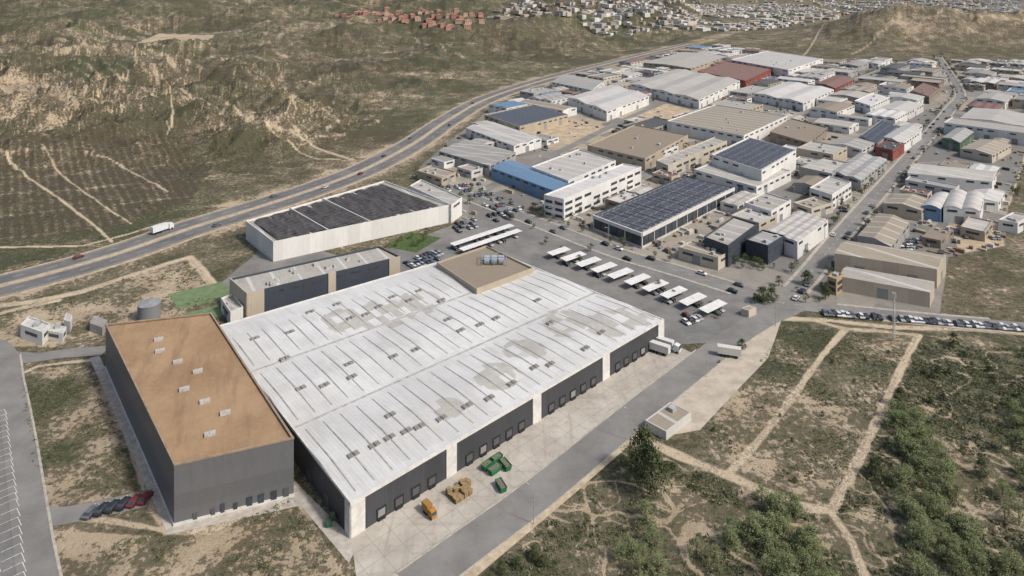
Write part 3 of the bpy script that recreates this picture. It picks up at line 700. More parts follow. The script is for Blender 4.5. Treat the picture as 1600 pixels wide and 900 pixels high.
# ---------- office slab with emblem
oq=quad3((850,306),(881,313),(1002,262),11)
of=building(oq,11,'white','white','flat',name='office_building',label='tall white office slab with small red emblem',doors=False,units=3,storeys=3)
t=(oq[1]-oq[0]).normalized();n=Vector((-t.y,t.x)); oc=Vector(of.location[:2])
if ((oq[0]+oq[1])/2-oc).dot(n)<0:n=-n
c=(oq[0]+oq[1])/2+n*.1+t*1.5;m=MB();m.box(c.x,c.y,t,1.8,.2,8.2,9.8);child(of,tuple(of.location),'red_emblem',m,plain('sign_red',(.35,.04,.05),.5,.1,1),t)
B=[
((728,200),(803,228),(846,216),7,'white','white','gable2',{}),
((686,236),(765,259),(806,238),7,'grey','metal','gable3',{}),
((757,180),(812,199),(888,180),7,'tan','solar','flat',dict(solar=True,units=0)),
((888,152),(948,174),(1014,150),9,'white','white','gable2',{}),
((985,131),(1092,156),(1156,126),9,'white','pale','gable3',{}),
((1090,112),(1165,127),(1206,108),8,'red','red','flat',{}),
((1142,94),(1232,110),(1286,92),10,'white','white','flat',dict(units=5)),
((1042,190),(1162,213),(1230,182),9,'white','tan','flat',dict(units=5)),
((918,228),(1008,249),(1075,212),8,'tan','brown','flat',dict(units=4)),
((1004,234),(1022,243),(1060,229),6,'white','white','flat',{}),
((1025,252),(1044,260),(1136,221),8,'cream','pale','flat',dict(storeys=2,units=4)),
((830,262),(888,284),(962,252),9,'white','white','flat',dict(units=6)),
((768,262),(868,299),(900,285),7,'blue','blue','gable1',{}),
((1085,266),(1182,294),(1236,268),6,'white','pale','flat',dict(units=2)),
((1112,243),(1190,268),(1244,236),12,'white','solar','flat',dict(solar=True,units=0,doors=False)),
((1060,388),(1122,405),(1142,394),5,'cream','tan','flat',dict(storeys=1)),
((1100,372),(1138,386),(1183,352),9,'navy','pale','flat',dict(storeys=3,doors=False)),
((1165,376),(1200,386),(1226,370),8,'navy','metal','flat',dict(storeys=2,doors=False)),
((1197,360),(1246,378),(1294,344),8,'white','white','gable4',{}),
((1163,318),(1205,332),(1236,314),8,'white','pale','flat',dict(units=6)),
((1142,338),(1186,350),(1214,336),6,'cream','pale','flat',dict(units=4)),
((1240,318),(1268,328),(1302,318),5,'cream','tan','flat',{}),
((1265,295),(1300,306),(1330,286),8,'white','pale','flat',dict(storeys=2)),
((1250,262),(1300,273),(1338,258),7,'grey','pale','flat',{}),
((1300,268),(1345,282),(1386,250),7,'grey','metal','gable2',{}),
((1304,396),(1464,421),(1478,399),8,'beige','tan','gable1',dict(wins=False)),
((1312,432),(1453,457),(1460,440),6,'beige','pale','gable1',dict(wins=False)),
((1340,368),(1392,385),(1421,347),7,'grey','tan','gable1',{}),
((1380,318),(1440,329),(1456,312),6,'beige','tan','gable1',{}),
((1440,322),(1470,327),(1490,306),7,'blue','white','barrel1',{}),
((1474,324),(1531,330),(1538,303),8,'white','white','barrel2',{}),
((1418,270),(1550,284),(1557,268),7,'white','pale','gable1',{}),
((1500,184),(1600,198),(1614,180),7,'white','pale','gable1',{}),
((1472,215),(1500,223),(1522,206),7,'green','metal','gable1',{}),
((1368,230),(1395,236),(1413,225),7,'red','dark','flat',{}),
((1345,212),(1372,226),(1403,200),6,'grey','solar','flat',dict(solar=True,units=0)),
((1380,214),(1408,225),(1440,204),7,'white','white','gable1',{}),
((1178,146),(1255,161),(1303,140),8,'white','white','gable2',{}),
((1203,207),(1262,224),(1292,200),7,'brown','brown','flat',{}),
((1005,98),(1080,107),(1135,88),8,'tan','pale','gable1',{}),
((862,128),(925,141),(945,127),7,'white','metal','gable1',{}),
((1275,130),(1305,138),(1335,124),6,'red','red','gable1',{}),
((1425,142),(1452,152),(1470,138),7,'brown','red','flat',{}),
((1335,158),(1360,166),(1390,152),8,'white','white','flat',{}),
((652,268),(690,280),(712,270),5,'tan','tan','flat',{}),
((1560,345),(1590,350),(1612,338),5,'white','pale','flat',{}),
((1440,370),(1470,376),(1490,358),4,'brown','brown','flat',{}),
((1510,312),(1560,316),(1570,300),5,'white','white','gable1',{}),
((1500,232),(1550,242),(1580,226),6,'cream','tan','gable1',{}),
]
for a,b,c,h,w,r,s,k in B:
    building(quad3(a,b,c,h),h,w,r,s,name='industrial_hall' if k.get('storeys',1)==1 else 'office_building',**k)
building(quad3((1008,657),(1041,675),(1080,645),2.4),2.4,'pale','tan','flat',name='gatehouse',label='low pale gatehouse with tan flat roof',units=1,doors=False,wins=False)
building(quad3((1158,482),(1170,486),(1182,481),2.6),2.6,'cream','tan','flat',name='gatehouse',label='tiny cream gatehouse at street corner',units=0,doors=False,wins=False)
building(quad3((1293,434),(1307,439),(1318,431),6),6,'ochre','tan','flat',name='house',label='ochre two storey house by beige halls',cat='house',units=1,storeys=2,doors=False)
for a,b,c,h,lab in [((32,510),(66,522),(78,508),4.2,'white cubic house wing on scrubland'),((70,516),(98,521),(104,511),3.2,'white cubic house wing with terrace')]:
    building(quad3(a,b,c,h),h,'white','white','flat',name='house',label=lab,cat='house',units=1,doors=False)
building(quad3((100,500),(110,503),(113,493),4),4,'white','white','flat',name='shed',label='narrow white pump shed on scrubland',units=0,doors=False,wins=False)
building(quad3((140,505),(160,512),(168,500),3),3,'grey','metal','gable1',name='shed',label='low grey shed beside cooling tank',doors=False,wins=False)
x,y=P(233,497);tk=empty('water_tank',(x,y,0),'round dark grey steel water tank','tank')
m=MB();m.cyl(0,0,3.9,3.9,0,5.6,n=32,top=False);obj('tank_shell',m.mesh('tank_shell',[cladding('tank_steel',(.18,.185,.19),.8)]),tk)
m=MB();m.cyl(0,0,4.05,4.05,5.6,5.8,n=32,top=False);m.cyl(0,0,4.05,.3,5.8,6.5,n=32);obj('tank_lid',m.mesh('tank_lid',[plain('tank_lid',(.24,.245,.25),.5,.2,.6)]),tk)
# ---------------------------------------------------------------- fill of the estate
E1=Vector((.70,.714)).normalized();E2=Vector((.714,-.70)).normalized()
R2=random.Random(11); cnt=0; O0=Vector(P(1230,476))
walls=['white']*7+['pale']*4+['cream','tan','beige','beige','grey','grey','grey','brown']
roofs=['white']*7+['pale']*4+['metal']*5+['tan']*2+['brown']*2+['grey','grey','dark','dark','red','solar','blue']
cand=[]
for i in range(-44,40):
    for j in range(-8,58):
        c=O0+E1*(j*24)+E2*(i*22); cand.append((c.length,i,j))
cand.sort()
SK=(MB(),[])
NOB=(PP([(955,188),(1035,155),(1105,176),(1030,200)]),PP([(800,206),(885,180),(975,202),(890,232)]),PP([(690,290),(770,285),(850,345),(800,335)]),PP([(1400,372),(1445,372),(1430,402),(1395,400)]))
for ph in range(2):
  for _,i,j in cand:
    c0=O0+E1*(j*24)+E2*(i*22)
    if not inpoly(np.array([c0.x]),np.array([c0.y]),ESTATE)[0]: continue
    for att in range(6):
        c=c0+E1*R2.uniform(-8,8)+E2*R2.uniform(-8,8)
        if ph==0: w=R2.choice([20,24,30,36]);l=R2.choice([28,36,46,56])
        else: w=R2.choice([10,14,18]);l=R2.choice([14,20,26])
        if R2.random()<.35: w,l=l,w
        qq=[c+E1*l/2*a+E2*w/2*b for a,b in ((-1,-1),(-1,1),(1,1),(1,-1))]
        if not all(inpoly(np.array([p.x]),np.array([p.y]),ESTATE)[0] for p in qq): continue
        v=F*H/c.y-40;u=800+c.x/c.y*F
        if v>410 or v<70 or u>1740 or (u<1290 and v>330) or (v>330 and u>1290 and u<1480): continue
        if ph==1 and R2.random()<.1: continue
        big=[c+(p-c)*1.0+(p-c).normalized()*1.6 for p in qq]
        if not free([tuple(p) for p in big]): continue
        if any(inpoly(np.array([c.x]),np.array([c.y]),pl)[0] for pl in NOB): continue
        wl=R2.choice(walls);rf=R2.choice(roofs); st=R2.choice(['flat','flat','flat','gable1','gable1','gable2','gable3'])
        if rf=='solar': st='flat'
        building((qq[0],qq[1],qq[2],qq[3]),R2.uniform(5,9) if ph==0 else R2.uniform(3.5,6),wl,rf,st,parts=False,group='small halls of the industrial estate',z0=hz(c.x,c.y),units=R2.randint(0,4),rs=R2,sink=SK if cnt>240 else None)
        cnt+=1; break
if SK[0].f:
    o=obj('distant_industrial_sheds',SK[0].mesh('distant_industrial_sheds',SK[1],ax=E1));o["kind"]="stuff";o["label"]="dense mass of distant weathered industrial sheds";o["category"]="buildings"
m=MB();k=0;R3=random.Random(3)
while k<620:
    u=R3.uniform(690,1600);v=R3.uniform(95,400);x,y=P(u,v);i,j=int((x-OX)/CELL),int((y-OY)/CELL)
    if 0<=i<700 and 0<=j<620 and not occ[i,j] and inpoly(np.array([x]),np.array([y]),ESTATE)[0]:
        a=R3.choice([.78,2.35])+R3.uniform(-.1,.1);m.box(x,y,(math.cos(a),math.sin(a)),R3.uniform(.8,5.5),R3.uniform(.8,2.3),0,R3.uniform(.4,2.),R3.randrange(5),bot=False);k+=1
    else: k+=.03
o=obj('yard_clutter',m.mesh('yard_clutter',[plain('clutter_'+n,c,.8,.3,.5) for n,c in (('white',(.45,.43,.4)),('grey',(.25,.25,.24)),('rust',(.2,.14,.1)),('tan',(.32,.26,.18)),('dark',(.06,.06,.06)))],uv=False));o["kind"]="stuff";o["label"]="pallets, crates and materials stored in yards";o["category"]="clutter"
# ---------------------------------------------------------------- distant town
def boxes(name,pts,mats,smin,smax,hmin,hmax):
    m=MB()
    for x,y,z in pts:
        a=random.choice([.78,2.35])+random.uniform(-.2,.2);s=random.uniform(smin,smax)*random.choice([.6,.8,1,1.3]);s2=s*random.uniform(.4,1.);h=random.uniform(hmin,hmax);k=random.randrange(len(mats)-1)
        ax=Vector((math.cos(a),math.sin(a))); m.box(x,y,ax,s,s2,z-4,z+h,k,random.choice([k,k,len(mats)-1]),bot=False)
    o=obj(name,m.mesh(name,mats,uv=False));o["kind"]="stuff";o["label"]="distant pale town of low sheds and blocks";o["category"]="town";return o
tp_=[]
for poly,n,th,in ((PP([(760,50),(800,20),(1000,8),(1250,10),(1330,24),(1250,42),(1180,49),(960,52),(900,48)]),2600,.22),(PP([(1270,6),(1660,0),(1680,34),(1540,32),(1440,26),(1310,24)]),2000,.2),(PP([(480,6),(800,-8),(1600,-10),(1500,2),(1000,6),(600,10)]),800,.38)):
    xs=[p[0] for p in poly];ys=[p[1] for p in poly]
    x=rng.uniform(min(xs),max(xs),n*12);y=rng.uniform(min(ys),max(ys),n*12)
    k=inpoly(x,y,poly)&(vn(x/120,y/150,4)>th)&(dpoly(x,y,HW)>22); tp_+=list(zip(x[k][:n],y[k][:n]))
zz=height(np.array([p[0] for p in tp_]),np.array([p[1] for p in tp_]))
boxes('distant_town',[(p[0],p[1],z) for p,z in zip(tp_,zz)],[plain('town_white',(.52,.5,.46),.8,.2,.02),plain('town_cream',(.41,.37,.31),.8,.2,.02),plain('town_grey',(.32,.315,.3),.8,.2,.02),plain('town_brown',(.26,.215,.175),.8,.2,.02),plain('town_roof',(.35,.31,.26),.8,.3,.02)],9,28,3,7)
m=MB();m.box(0,0,(1,0),11,9,-3,6,0)
m.face([(-6,-5,6),(6,-5,6),(3,0,8.6),(-3,0,8.6)],1);m.face([(6,5,6),(-6,5,6),(-3,0,8.6),(3,0,8.6)],1);m.face([(6,-5,6),(6,5,6),(3,0,8.6)],1);m.face([(-6,5,6),(-6,-5,6),(-3,0,8.6)],1)
for i in (-3.4,0,3.4): m.box(i,-4.5,(1,0),1.3,.1,3.6,5,2);m.box(i,-4.5,(1,0),1.3,.1,.8,2.2,2)
hm=[m.mesh('terraced_house',[plain('terracotta_wall'+str(i),c,.8,.25,.03),plain('terracotta_roof',(.32,.16,.11),.8,.25,.05),M_GLASS]) for i,c in enumerate(((.38,.22,.17),(.32,.17,.13),(.42,.33,.26)))]
hp=PP([(520,38),(600,28),(660,36),(745,48),(760,58),(690,60),(560,48)]);k=0
for r in range(12):
    for c in range(26):
        u=522+c*10+r*2+random.uniform(-4,4);v=29+r*3.0+random.uniform(-1,1); x,y=P(u,v)
        if inpoly(np.array([x]),np.array([y]),hp)[0] and random.random()<.85 and k<160:
            o=obj('terraced_house',random.choice(hm),None,(x,y,hz(x,y)),random.uniform(.1,.6)+random.choice([0,1.57])); s=random.uniform(1.,1.4);o.scale=(s,s,1.);tag(o,'terracotta two storey house in distant housing estate','house','distant terracotta houses');k+=1
# ================================================================ VEHICLES
def carmesh(col,name):
    bm=plain('car_paint_'+name,col,.3,.05,.3);m=MB(); W=.88
    prof=[(-2.1,.35),(-2.15,.8),(-1.95,.95),(-1.0,.98),(1.0,.98),(1.9,.85),(2.15,.65),(2.1,.35)]
    n=len(prof)
    for i in range(n):
        a=prof[i];b=prof[(i+1)%n];m.face([(a[0],-W,a[1]),(b[0],-W,b[1]),(b[0],W,b[1]),(a[0],W,a[1])],0)
    m.face([(x,-W,z) for x,z in prof],0);m.face([(x,W,z) for x,z in prof[::-1]],0)
    lo=[(-1.75,-.8),(1.05,-.8),(1.05,.8),(-1.75,.8)];hi=[(-1.35,-.64),(.35,-.64),(.35,.64),(-1.35,.64)]
    for i in range(4):
        j=(i+1)%4;m.face([(*lo[i],.97),(*lo[j],.97),(*hi[j],1.45),(*hi[i],1.45)],1)
    m.face([(*p,1.45) for p in hi],0)
    for x in (-1.35,1.35):
        for s in (-1,1): m.tube((x,s*.72,.33),(x,s*.92,.33),.33,.33,2,10)
    for s in(-.6,.6): m.box(2.12,s,(1,0),.1,.3,.6,.75,3)
    return m.mesh('parked_car',[bm,M_GLASS,plain('tyre_rubber',(.02,.02,.02),.9,.1,1),plain('lamp_lens',(.7,.7,.65),.2,.1,1)],uv=False)
CARS=[(carmesh((.55,.55,.53),'white'),'white'),(carmesh((.55,.55,.53),'white'),'white'),(carmesh((.3,.305,.31),'silver'),'silver'),(carmesh((.03,.03,.035),'black'),'black'),(carmesh((.12,.13,.14),'grey'),'dark grey'),(carmesh((.12,.13,.14),'grey'),'dark grey'),(carmesh((.03,.03,.035),'black'),'black'),(carmesh((.04,.07,.14),'blue'),'blue'),(carmesh((.16,.03,.03),'red'),'dark red')]
DARKC=CARS[2:7]+[CARS[0]]
ncar=[0]
def car(x,y,rz,grp='cars parked in the estate',where='parked on asphalt',z=.1,pal=None):
    if ncar[0]>=300: return
    me,c=random.choice(pal or CARS);o=obj('parked_car',me,None,(x,y,z),rz);tag(o,f'{c} hatchback car {where}','car',grp);ncar[0]+=1
def park(a,b,c,d,rows,cols,prob,grp='cars in the car park',pal=None):
    A,B_,C_,D_=[Vector(P(*q)) for q in (a,b,c,d)]
    for r in range(rows):
        for k in range(cols):
            if random.random()>prob: continue
            s=(k+.5)/cols;t=(r+.5)/rows;p=(A*(1-s)+B_*s)*(1-t)+(D_*(1-s)+C_*s)*t
            di=(B_-A);rz=math.atan2(di.y,di.x)+math.pi/2
            car(p.x,p.y,rz+random.choice([0,math.pi])+random.uniform(-.04,.04),grp,'parked in a marked bay',pal=pal)
park((1286,488),(1500,505),(1500,511),(1286,494),1,30,.9,grp='cars parked along the east street',pal=DARKC)
park((1500,505),(1598,512),(1598,519),(1500,511),1,14,.9,grp='cars parked along the east street',pal=DARKC)
def on(pl,u,d):
    k=min(range(len(pl)),key=lambda i:abs(800+pl[i][0]/pl[i][1]*F-u)); t=Vector(pl[k+1])-Vector(pl[k]);o=offs(pl,d)[k];return o,math.atan2(t.y,t.x)
for u,d in ((445,8),(330,-8.5),(560,-4.5),(610,4.5),(690,-8),(655,8),(745,4),(120,8.7),(500,-4.5)):
    (x,y),r=on(HW,u,d);car(x,y,r,'cars driving on the highway','driving on the highway',.16)
for i in range(6):
    x,y=P(142+i*17,804-i*4.4);car(x,y,1.45,'dark vehicles in a row on the service road','parked in a tight row on service road',pal=[CARS[3],CARS[3],CARS[4]] if i<4 else [CARS[3],CARS[8]])
def truck(x,y,rz,boxcol,label,cab=True,L=13.,cabcol=(.55,.55,.55),name='articulated_truck',z=.1,cat='truck',sc=1.):
    e=empty(name,(x,y,z),label,cat,None,rz);e.scale=(sc,sc,sc)
    bmat=cladding('trailer_'+name+str(boxcol[0]),boxcol,1.2,.1)
    m=MB();m.box(-L/2,0,(1,0),L,2.5,1.15,3.9);obj('cargo_box',m.mesh('cargo_box',[bmat]),e)
    m=MB();m.box(-L/2,0,(1,0),L-1,1.2,.8,1.14);obj('chassis',m.mesh('chassis',[M_DARK]),e)
    if cab:
        m=MB();pf=[(.5,.6),(2.9,.6),(2.95,1.7),(2.6,3.1),(.9,3.4),(.5,3.1)]
        m.face([(a,-1.2,b) for a,b in pf]);m.face([(a,1.2,b) for a,b in pf[::-1]])
        for i in range(6):
            a,b=pf[i],pf[(i+1)%6];m.face([(a[0],-1.2,a[1]),(b[0],-1.2,b[1]),(b[0],1.2,b[1]),(a[0],1.2,a[1])])
        obj('cab',m.mesh('cab',[plain('cab_'+name,cabcol,.4,.1,1)]),e)
        m=MB();m.face([(2.97,-1.1,1.8),(2.97,1.1,1.8),(2.68,1.1,2.95),(2.68,-1.1,2.95)]);obj('windscreen',m.mesh('windscreen',[M_GLASS]),e)
    for wx in ([1.9] if cab else [])+[-L+1.5,-L+2.8]+([-L+4.1] if L>7 else [])+([] if cab else [-2.]):
        for s in (-1,1):
            m=MB();m.tube((wx,s*.95,.5),(wx,s*1.24,.5),.5,.5,0,12);obj('wheel',m.mesh('wheel',[CM['tyre_rubber']]),e)
    return e
ra=math.atan2(WC.y-WB.y,WC.x-WB.x)
for u,v,c,l in ((1052,549,True,'white articulated truck reversed near warehouse docks'),(1046,557,False,'white box trailer standing at warehouse docks')):
    x,y=P(u,v);truck(x,y,ra-math.pi/2+.25,(.55,.54,.52),l,c,L=9.,sc=.85)
x,y=P(1158,560);truck(x,y,ra-math.pi/2+.55,(.55,.53,.49),'white box trailer standing alone on dusty yard',False,9.,name='box_trailer',sc=.85)
(x,y),r=on(HW,272,7.5);truck(x,y,r,(.58,.58,.58),'white articulated truck driving on the highway',True,8,name='highway_truck',z=.16)
x,y=P(672,806);truck(x,y,ra-math.pi/2,(.3,.17,.05),'orange tipper truck standing on concrete yard',True,4,(.35,.17,.03),name='tipper_truck',sc=.62)
def skip(x,y,rz,col,label,L=5.5,hh=2.2,name='waste_skip',sc=1.,waste=(.16,.14,.11)):
    m=MB();pb=[(-L/2+.5,-1.1),(L/2-.5,-1.1),(L/2-.5,1.1),(-L/2+.5,1.1)];ptp=[(-L/2,-1.25),(L/2,-1.25),(L/2,1.25),(-L/2,1.25)];pi=[(a*.95,b*.9) for a,b in ptp]
    for i in range(4):
        j=(i+1)%4;m.face([(*pb[i],.15),(*pb[j],.15),(*ptp[j],hh),(*ptp[i],hh)],0);m.face([(*ptp[i],hh),(*ptp[j],hh),(*pi[j],hh),(*pi[i],hh)],0);m.face([(*pi[i],hh),(*pi[j],hh),(*pb[j],.4),(*pb[i],.4)],0)
    m.face([(*p,hh-.35) for p in pi],1)
    for i in range(5):
        for s in(-1,1): m.box(-L/2+.9+i*(L-1.8)/4,s*1.22,(1,0),.12,.14,.5,hh-.05,0)
    o=obj(name,m.mesh(name,[plain('paint_'+label.split()[0]+name,col,.6,.35,1.2),plain('waste_'+name,waste,.9,.6,3)]),None,(x,y,.06),rz);o.scale=(sc,sc,sc);return tag(o,label,'skip','waste containers on the yard')
for u,v,r in ((762,731,.1),(775,722,0),(790,731,1.4),(783,764,1.3),(773,738,.05)):
    x,y=P(u,v);skip(x,y,ra+r,(.03,.15,.06),'green open steel skip on loading yard',sc=.68)
for u,v in ((514,822),(519,812)):
    x,y=P(u,v);skip(x,y,ra+1.2,(.035,.13,.06),'green small skip beside warehouse side wall',3,sc=.55)
M_WOOD=plain('pallet_wood',(.3,.215,.11),.9,.35,1.5)
m=MB()
for k in range(8):
    z=k*.2
    for j in range(5): m.box(0,-.42+j*.21,(1,0),1.2,.14,z+.13,z+.16)
    for j in (-.5,0,.5): m.box(j,0,(1,0),.1,.9,z+.0,z+.128)
pm=m.mesh('pallet_stack',[M_WOOD],uv=False)
for i in range(5):
    for j in range(4):
        if random.random()<.85:
            x,y=P(710,782);p=Vector((x,y))+wax*(i*1.35)+Vector((-wax.y,wax.x))*(j*1.15-1);o=obj('pallet_stack',pm,None,(p.x,p.y,.06),ra+random.uniform(-.12,.12));o.scale=(1,1,random.uniform(.5,1.1));tag(o,'stack of brown wooden pallets on yard','pallets','pallet stacks on the yard')
# ---------------------------------------------------------------- carports
M_CAN=plain('canopy_sheet',(.62,.61,.58),.5,.12,.5);M_POST=plain('steel_post',(.2,.2,.2),.5,.2,1)
def carport(A,B_,w,label,cars=True):
    hh=2.6
    t=(B_-A).normalized();n=Vector((t.y,-t.x));L=(B_-A).length;c=(A+B_)/2
    e=empty('carport',(c.x,c.y,.05),label,'carport','carports of the staff car park',math.atan2(t.y,t.x))
    m=MB();m.box(0,0,(1,0),L,w,hh-.2,hh)
    obj('canopy_roof',m.mesh('canopy_roof',[M_CAN]),e)
    k=max(2,int(L/5))
    for i in range(k+1):
        m=MB();xx=-L/2+.8+(L-1.6)*i/k;m.box(xx,0,(1,0),.14,.14,0,hh-.2);obj('post',m.mesh('post',[M_POST]),e)
    if cars:
        for i in range(int(L/2.6)):
            if random.random()<.5:
                p=c+t*(-L/2+1.4+i*2.6)+n*.7;car(p.x,p.y,math.atan2(n.y,n.x),'cars under the carports','parked under a white carport',.1,pal=DARKC[:5])
c0=Vector(P(873,392,2.6));c1=Vector(P(1114,478,2.6));ct=(Vector(P(1083,449,2.6))-Vector(P(1040,468,2.6))).normalized()
for i in range(10):
    c=c0.lerp(c1,i/9); Lh=[5.6,6.2][min(i,1)]
    carport(c-ct*Lh,c+ct*Lh,4.2,'white flat carport with cars in staff car park')
for a,b in (((706,382),(800,351)),((720,390),(812,359))): carport(Vector(P(*a,2.6)),Vector(P(*b,2.6)),3.6,'long white carport in two parallel rows')
park((690,290),(745,285),(830,330),(795,338),6,9,.5)
park((630,412),(680,392),(700,402),(650,424),3,9,.6)
park((700,352),(790,330),(805,340),(715,366),3,11,.5,pal=DARKC)
park((1050,498),(1078,490),(1100,500),(1075,510),2,4,.6)
park((1410,372),(1440,375),(1425,400),(1400,398),3,5,.7)
park((1500,350),(1560,355),(1565,378),(1505,376),3,7,.5)
for pl,w,pr_ in ((R_MAIN,9.5,.3),(R_UP,8,.22),(R_X1,7,.3),(R_X2,7,.3),(R_Y1,8,.3),(R_Y2,7,.3)):
    for C_ in (offs(pl,w/2-1.2),offs(pl,-w/2+1.2)):
        for i in range(1,len(C_)-1):
            if random.random()<pr_:
                t=Vector(C_[i+1])-Vector(C_[i]);car(C_[i][0],C_[i][1],math.atan2(t.y,t.x),'cars parked along the kerb','parked along the kerb',.14,pal=DARKC)
# ---------------------------------------------------------------- mast and street lamps
x,y=P(1397,531);ms=empty('radio_mast',(x,y,0),'slim white lattice mast beside field path','mast')
m=MB()
for k in range(3):
    a=k*2.094;m.tube((.5*math.cos(a),.5*math.sin(a),0),(.2*math.cos(a),.2*math.sin(a),17),.09,.07)
for i in range(16):
    r=.5-.3*i/16;r2=.5-.3*(i+1)/16
    for k in range(3):
        a=k*2.094;b=(k+1)*2.094;m.tube((r*math.cos(a),r*math.sin(a),i*1.06),(r2*math.cos(b),r2*math.sin(b),(i+1)*1.06),.045,.045,n=4)
obj('lattice_tower',m.mesh('lattice_tower',[M_TRIM]),ms)
m=MB()
for s in range(3): a=s*2.094;m.box(.55*math.cos(a),.55*math.sin(a),(math.cos(a),math.sin(a)),.15,.35,14.6,16.8)
obj('antenna',m.mesh('antenna',[M_TRIM]),ms)
lp=empty('street_lamp',(0,0,0),'tall grey street lamp beside the pavement','street lamp','street lamps')
m=MB();m.tube((0,0,0),(0,0,8),.11,.06,n=8);m.tube((0,0,7.9),(1.8,0,8.4),.05,.04);k1=obj('pole',m.mesh('pole',[M_UNIT]),lp)
m=MB();m.box(2.1,0,(1,0),.8,.3,8.32,8.46);k2=obj('lamp_head',m.mesh('lamp_head',[M_UNIT]),lp)
first=True
for pl,w in STREETS[:8]:
    C_=offs(pl,w/2+1)
    for i in range(2,len(C_)-2,4):
        x,y=C_[i]; t=Vector(C_[i+1])-Vector(C_[i]);rz=math.atan2(t.y,t.x)-math.pi/2
        if first: lp.location=(x,y,0);lp.rotation_euler=(0,0,rz);first=False
        else: copytree(lp,[k1,k2],(x,y,0),rz)
# ================================================================ VEGETATION
def leafmat(name,dark,light):
    m,nt,b=newm(name,.9);p=pos(nt);oi=N(nt,'ShaderNodeObjectInfo').outputs['Random']
    c=mixc(nt,ramp(nt,noise(nt,p,.7,4,.7),.3,.7),dark,light);c=mixc(nt,mth(nt,'MULTIPLY',oi,.5),c,mixc(nt,.5,light,(.14,.12,.06)));setc(nt,b,c)
    return m
M_PINE=leafmat('pine_foliage',(.115,.145,.06),(.235,.27,.13));M_DPINE=leafmat('dark_pine_foliage',(.035,.05,.02),(.085,.11,.045));M_BROAD=leafmat('broadleaf_foliage',(.035,.05,.02),(.085,.115,.042));M_BARK=plain('bark',(.14,.1,.07),.95,.3,3)
def tree(kind,seed):
    r=random.Random(seed);T=MB()
    if kind=='pine_tree': Ht,R0,zc,n,per,ls=4.8,2.5,2.2,40,46,.22
    elif kind=='dark_tree': Ht,R0,zc,n,per,ls=5.2,2.4,2.6,42,60,.26
    else: Ht,R0,zc,n,per,ls=5.,2.,3.2,18,40,.3
    T.tube((0,0,-.3),(.1,.05,zc),.2,.1,n=7)
    cl=[]
    for i in range(n):
        a=r.uniform(0,6.28);el=r.uniform(-.8,1.3);rad=R0*(.4+.7*r.random())*(1 if kind=='street_tree' else (1.05-.35*max(0,el)))
        c=(rad*math.cos(a)*math.cos(el),rad*math.sin(a)*math.cos(el),zc+math.sin(el)*(Ht-zc)*1.0);cl.append(c)
        if i%3==0: T.tube((.05,.02,zc*.55),(c[0]*.8,c[1]*.8,c[2]-.1),.07,.02,n=5)
    Cn=MB()
    for c in cl:
        cr=r.uniform(.5,1.1)
        for k in range(per):
            d=Vector((r.gauss(0,1),r.gauss(0,1),r.gauss(0,.75)))*cr*.5;p=Vector(c)+d
            if p.z<.2: p.z=.2+r.random()
            nn=Vector((r.gauss(0,1),r.gauss(0,1),r.gauss(.9,1))).normalized();e=nn.orthogonal().normalized();g=nn.cross(e);s=ls*r.uniform(.5,1.2)
            Cn.face([p-e*s*.6,p-g*s*.45,p+e*s*.6,p+g*s*.45])
    return T.mesh('trunk',[M_BARK],uv=False),Cn.mesh('crown',[{'pine_tree':M_PINE,'dark_tree':M_DPINE}.get(kind,M_BROAD)],uv=False)
TV={k:[tree(k,i*13+5) for i in range(4)] for k in('pine_tree','street_tree','dark_tree')}
def put(kind,x,y,s,label,grp,z=None,tall=1.):
    t,c=random.choice(TV[kind]);e=empty('pine_tree' if kind=='dark_tree' else kind,(x,y,hz(x,y) if z is None else z),label,'tree',grp,random.uniform(0,6.28));e.scale=(s*random.uniform(.85,1.2),s*random.uniform(.85,1.2),s*tall)
    obj('trunk',t,e);obj('crown',c,e)
def scatter(kind,poly,n,s0,s1,label,grp,thr=.0,sc=9.):
    pl=PP(poly);xs=[p[0] for p in pl];ys=[p[1] for p in pl];k=0;t=0
    while k<n and t<n*40:
        t+=1;x=random.uniform(min(xs),max(xs));y=random.uniform(min(ys),max(ys))
        if inpoly(np.array([x]),np.array([y]),pl)[0] and float(vn(np.array([x/sc]),np.array([y/sc]),8)[0])>thr: put(kind,x,y,random.uniform(s0,s1),label,grp,0);k+=1
g='pines and large shrubs on the scrubland'
scatter('pine_tree',[(1390,655),(1440,640),(1480,740),(1530,860),(1540,940),(1440,940),(1410,800)],84,.6,1.05,'green pine in a dense plantation strip',g)
scatter('pine_tree',[(1185,770),(1240,790),(1310,940),(1200,940),(1165,830)],42,.6,1.,'green pine in a dense clump on scrub',g)
scatter('pine_tree',[(960,860),(1010,810),(1060,830),(1060,940),(960,940)],9,.6,.95,'green bushy pine standing on dry scrub',g)
scatter('pine_tree',[(1080,840),(1150,830),(1150,890),(1090,890)],6,.6,.9,'green bushy pine standing on dry scrub',g)
scatter('pine_tree',[(1570,640),(1640,600),(1640,940),(1560,940),(1560,760)],38,.5,.95,'green bushy pine standing on dry scrub',g,.35)
scatter('dark_tree',[(760,880),(900,800),(930,930),(720,930)],9,.3,.55,'low dark green bush on dry scrub',g)
scatter('dark_tree',[(1450,560),(1600,545),(1640,640),(1400,640)],18,.22,.45,'low dark green bush on dry scrub',g)
scatter('dark_tree',[(1090,560),(1420,530),(1300,780),(1120,720)],14,.15,.28,'low dark green bush in fenced field',g)
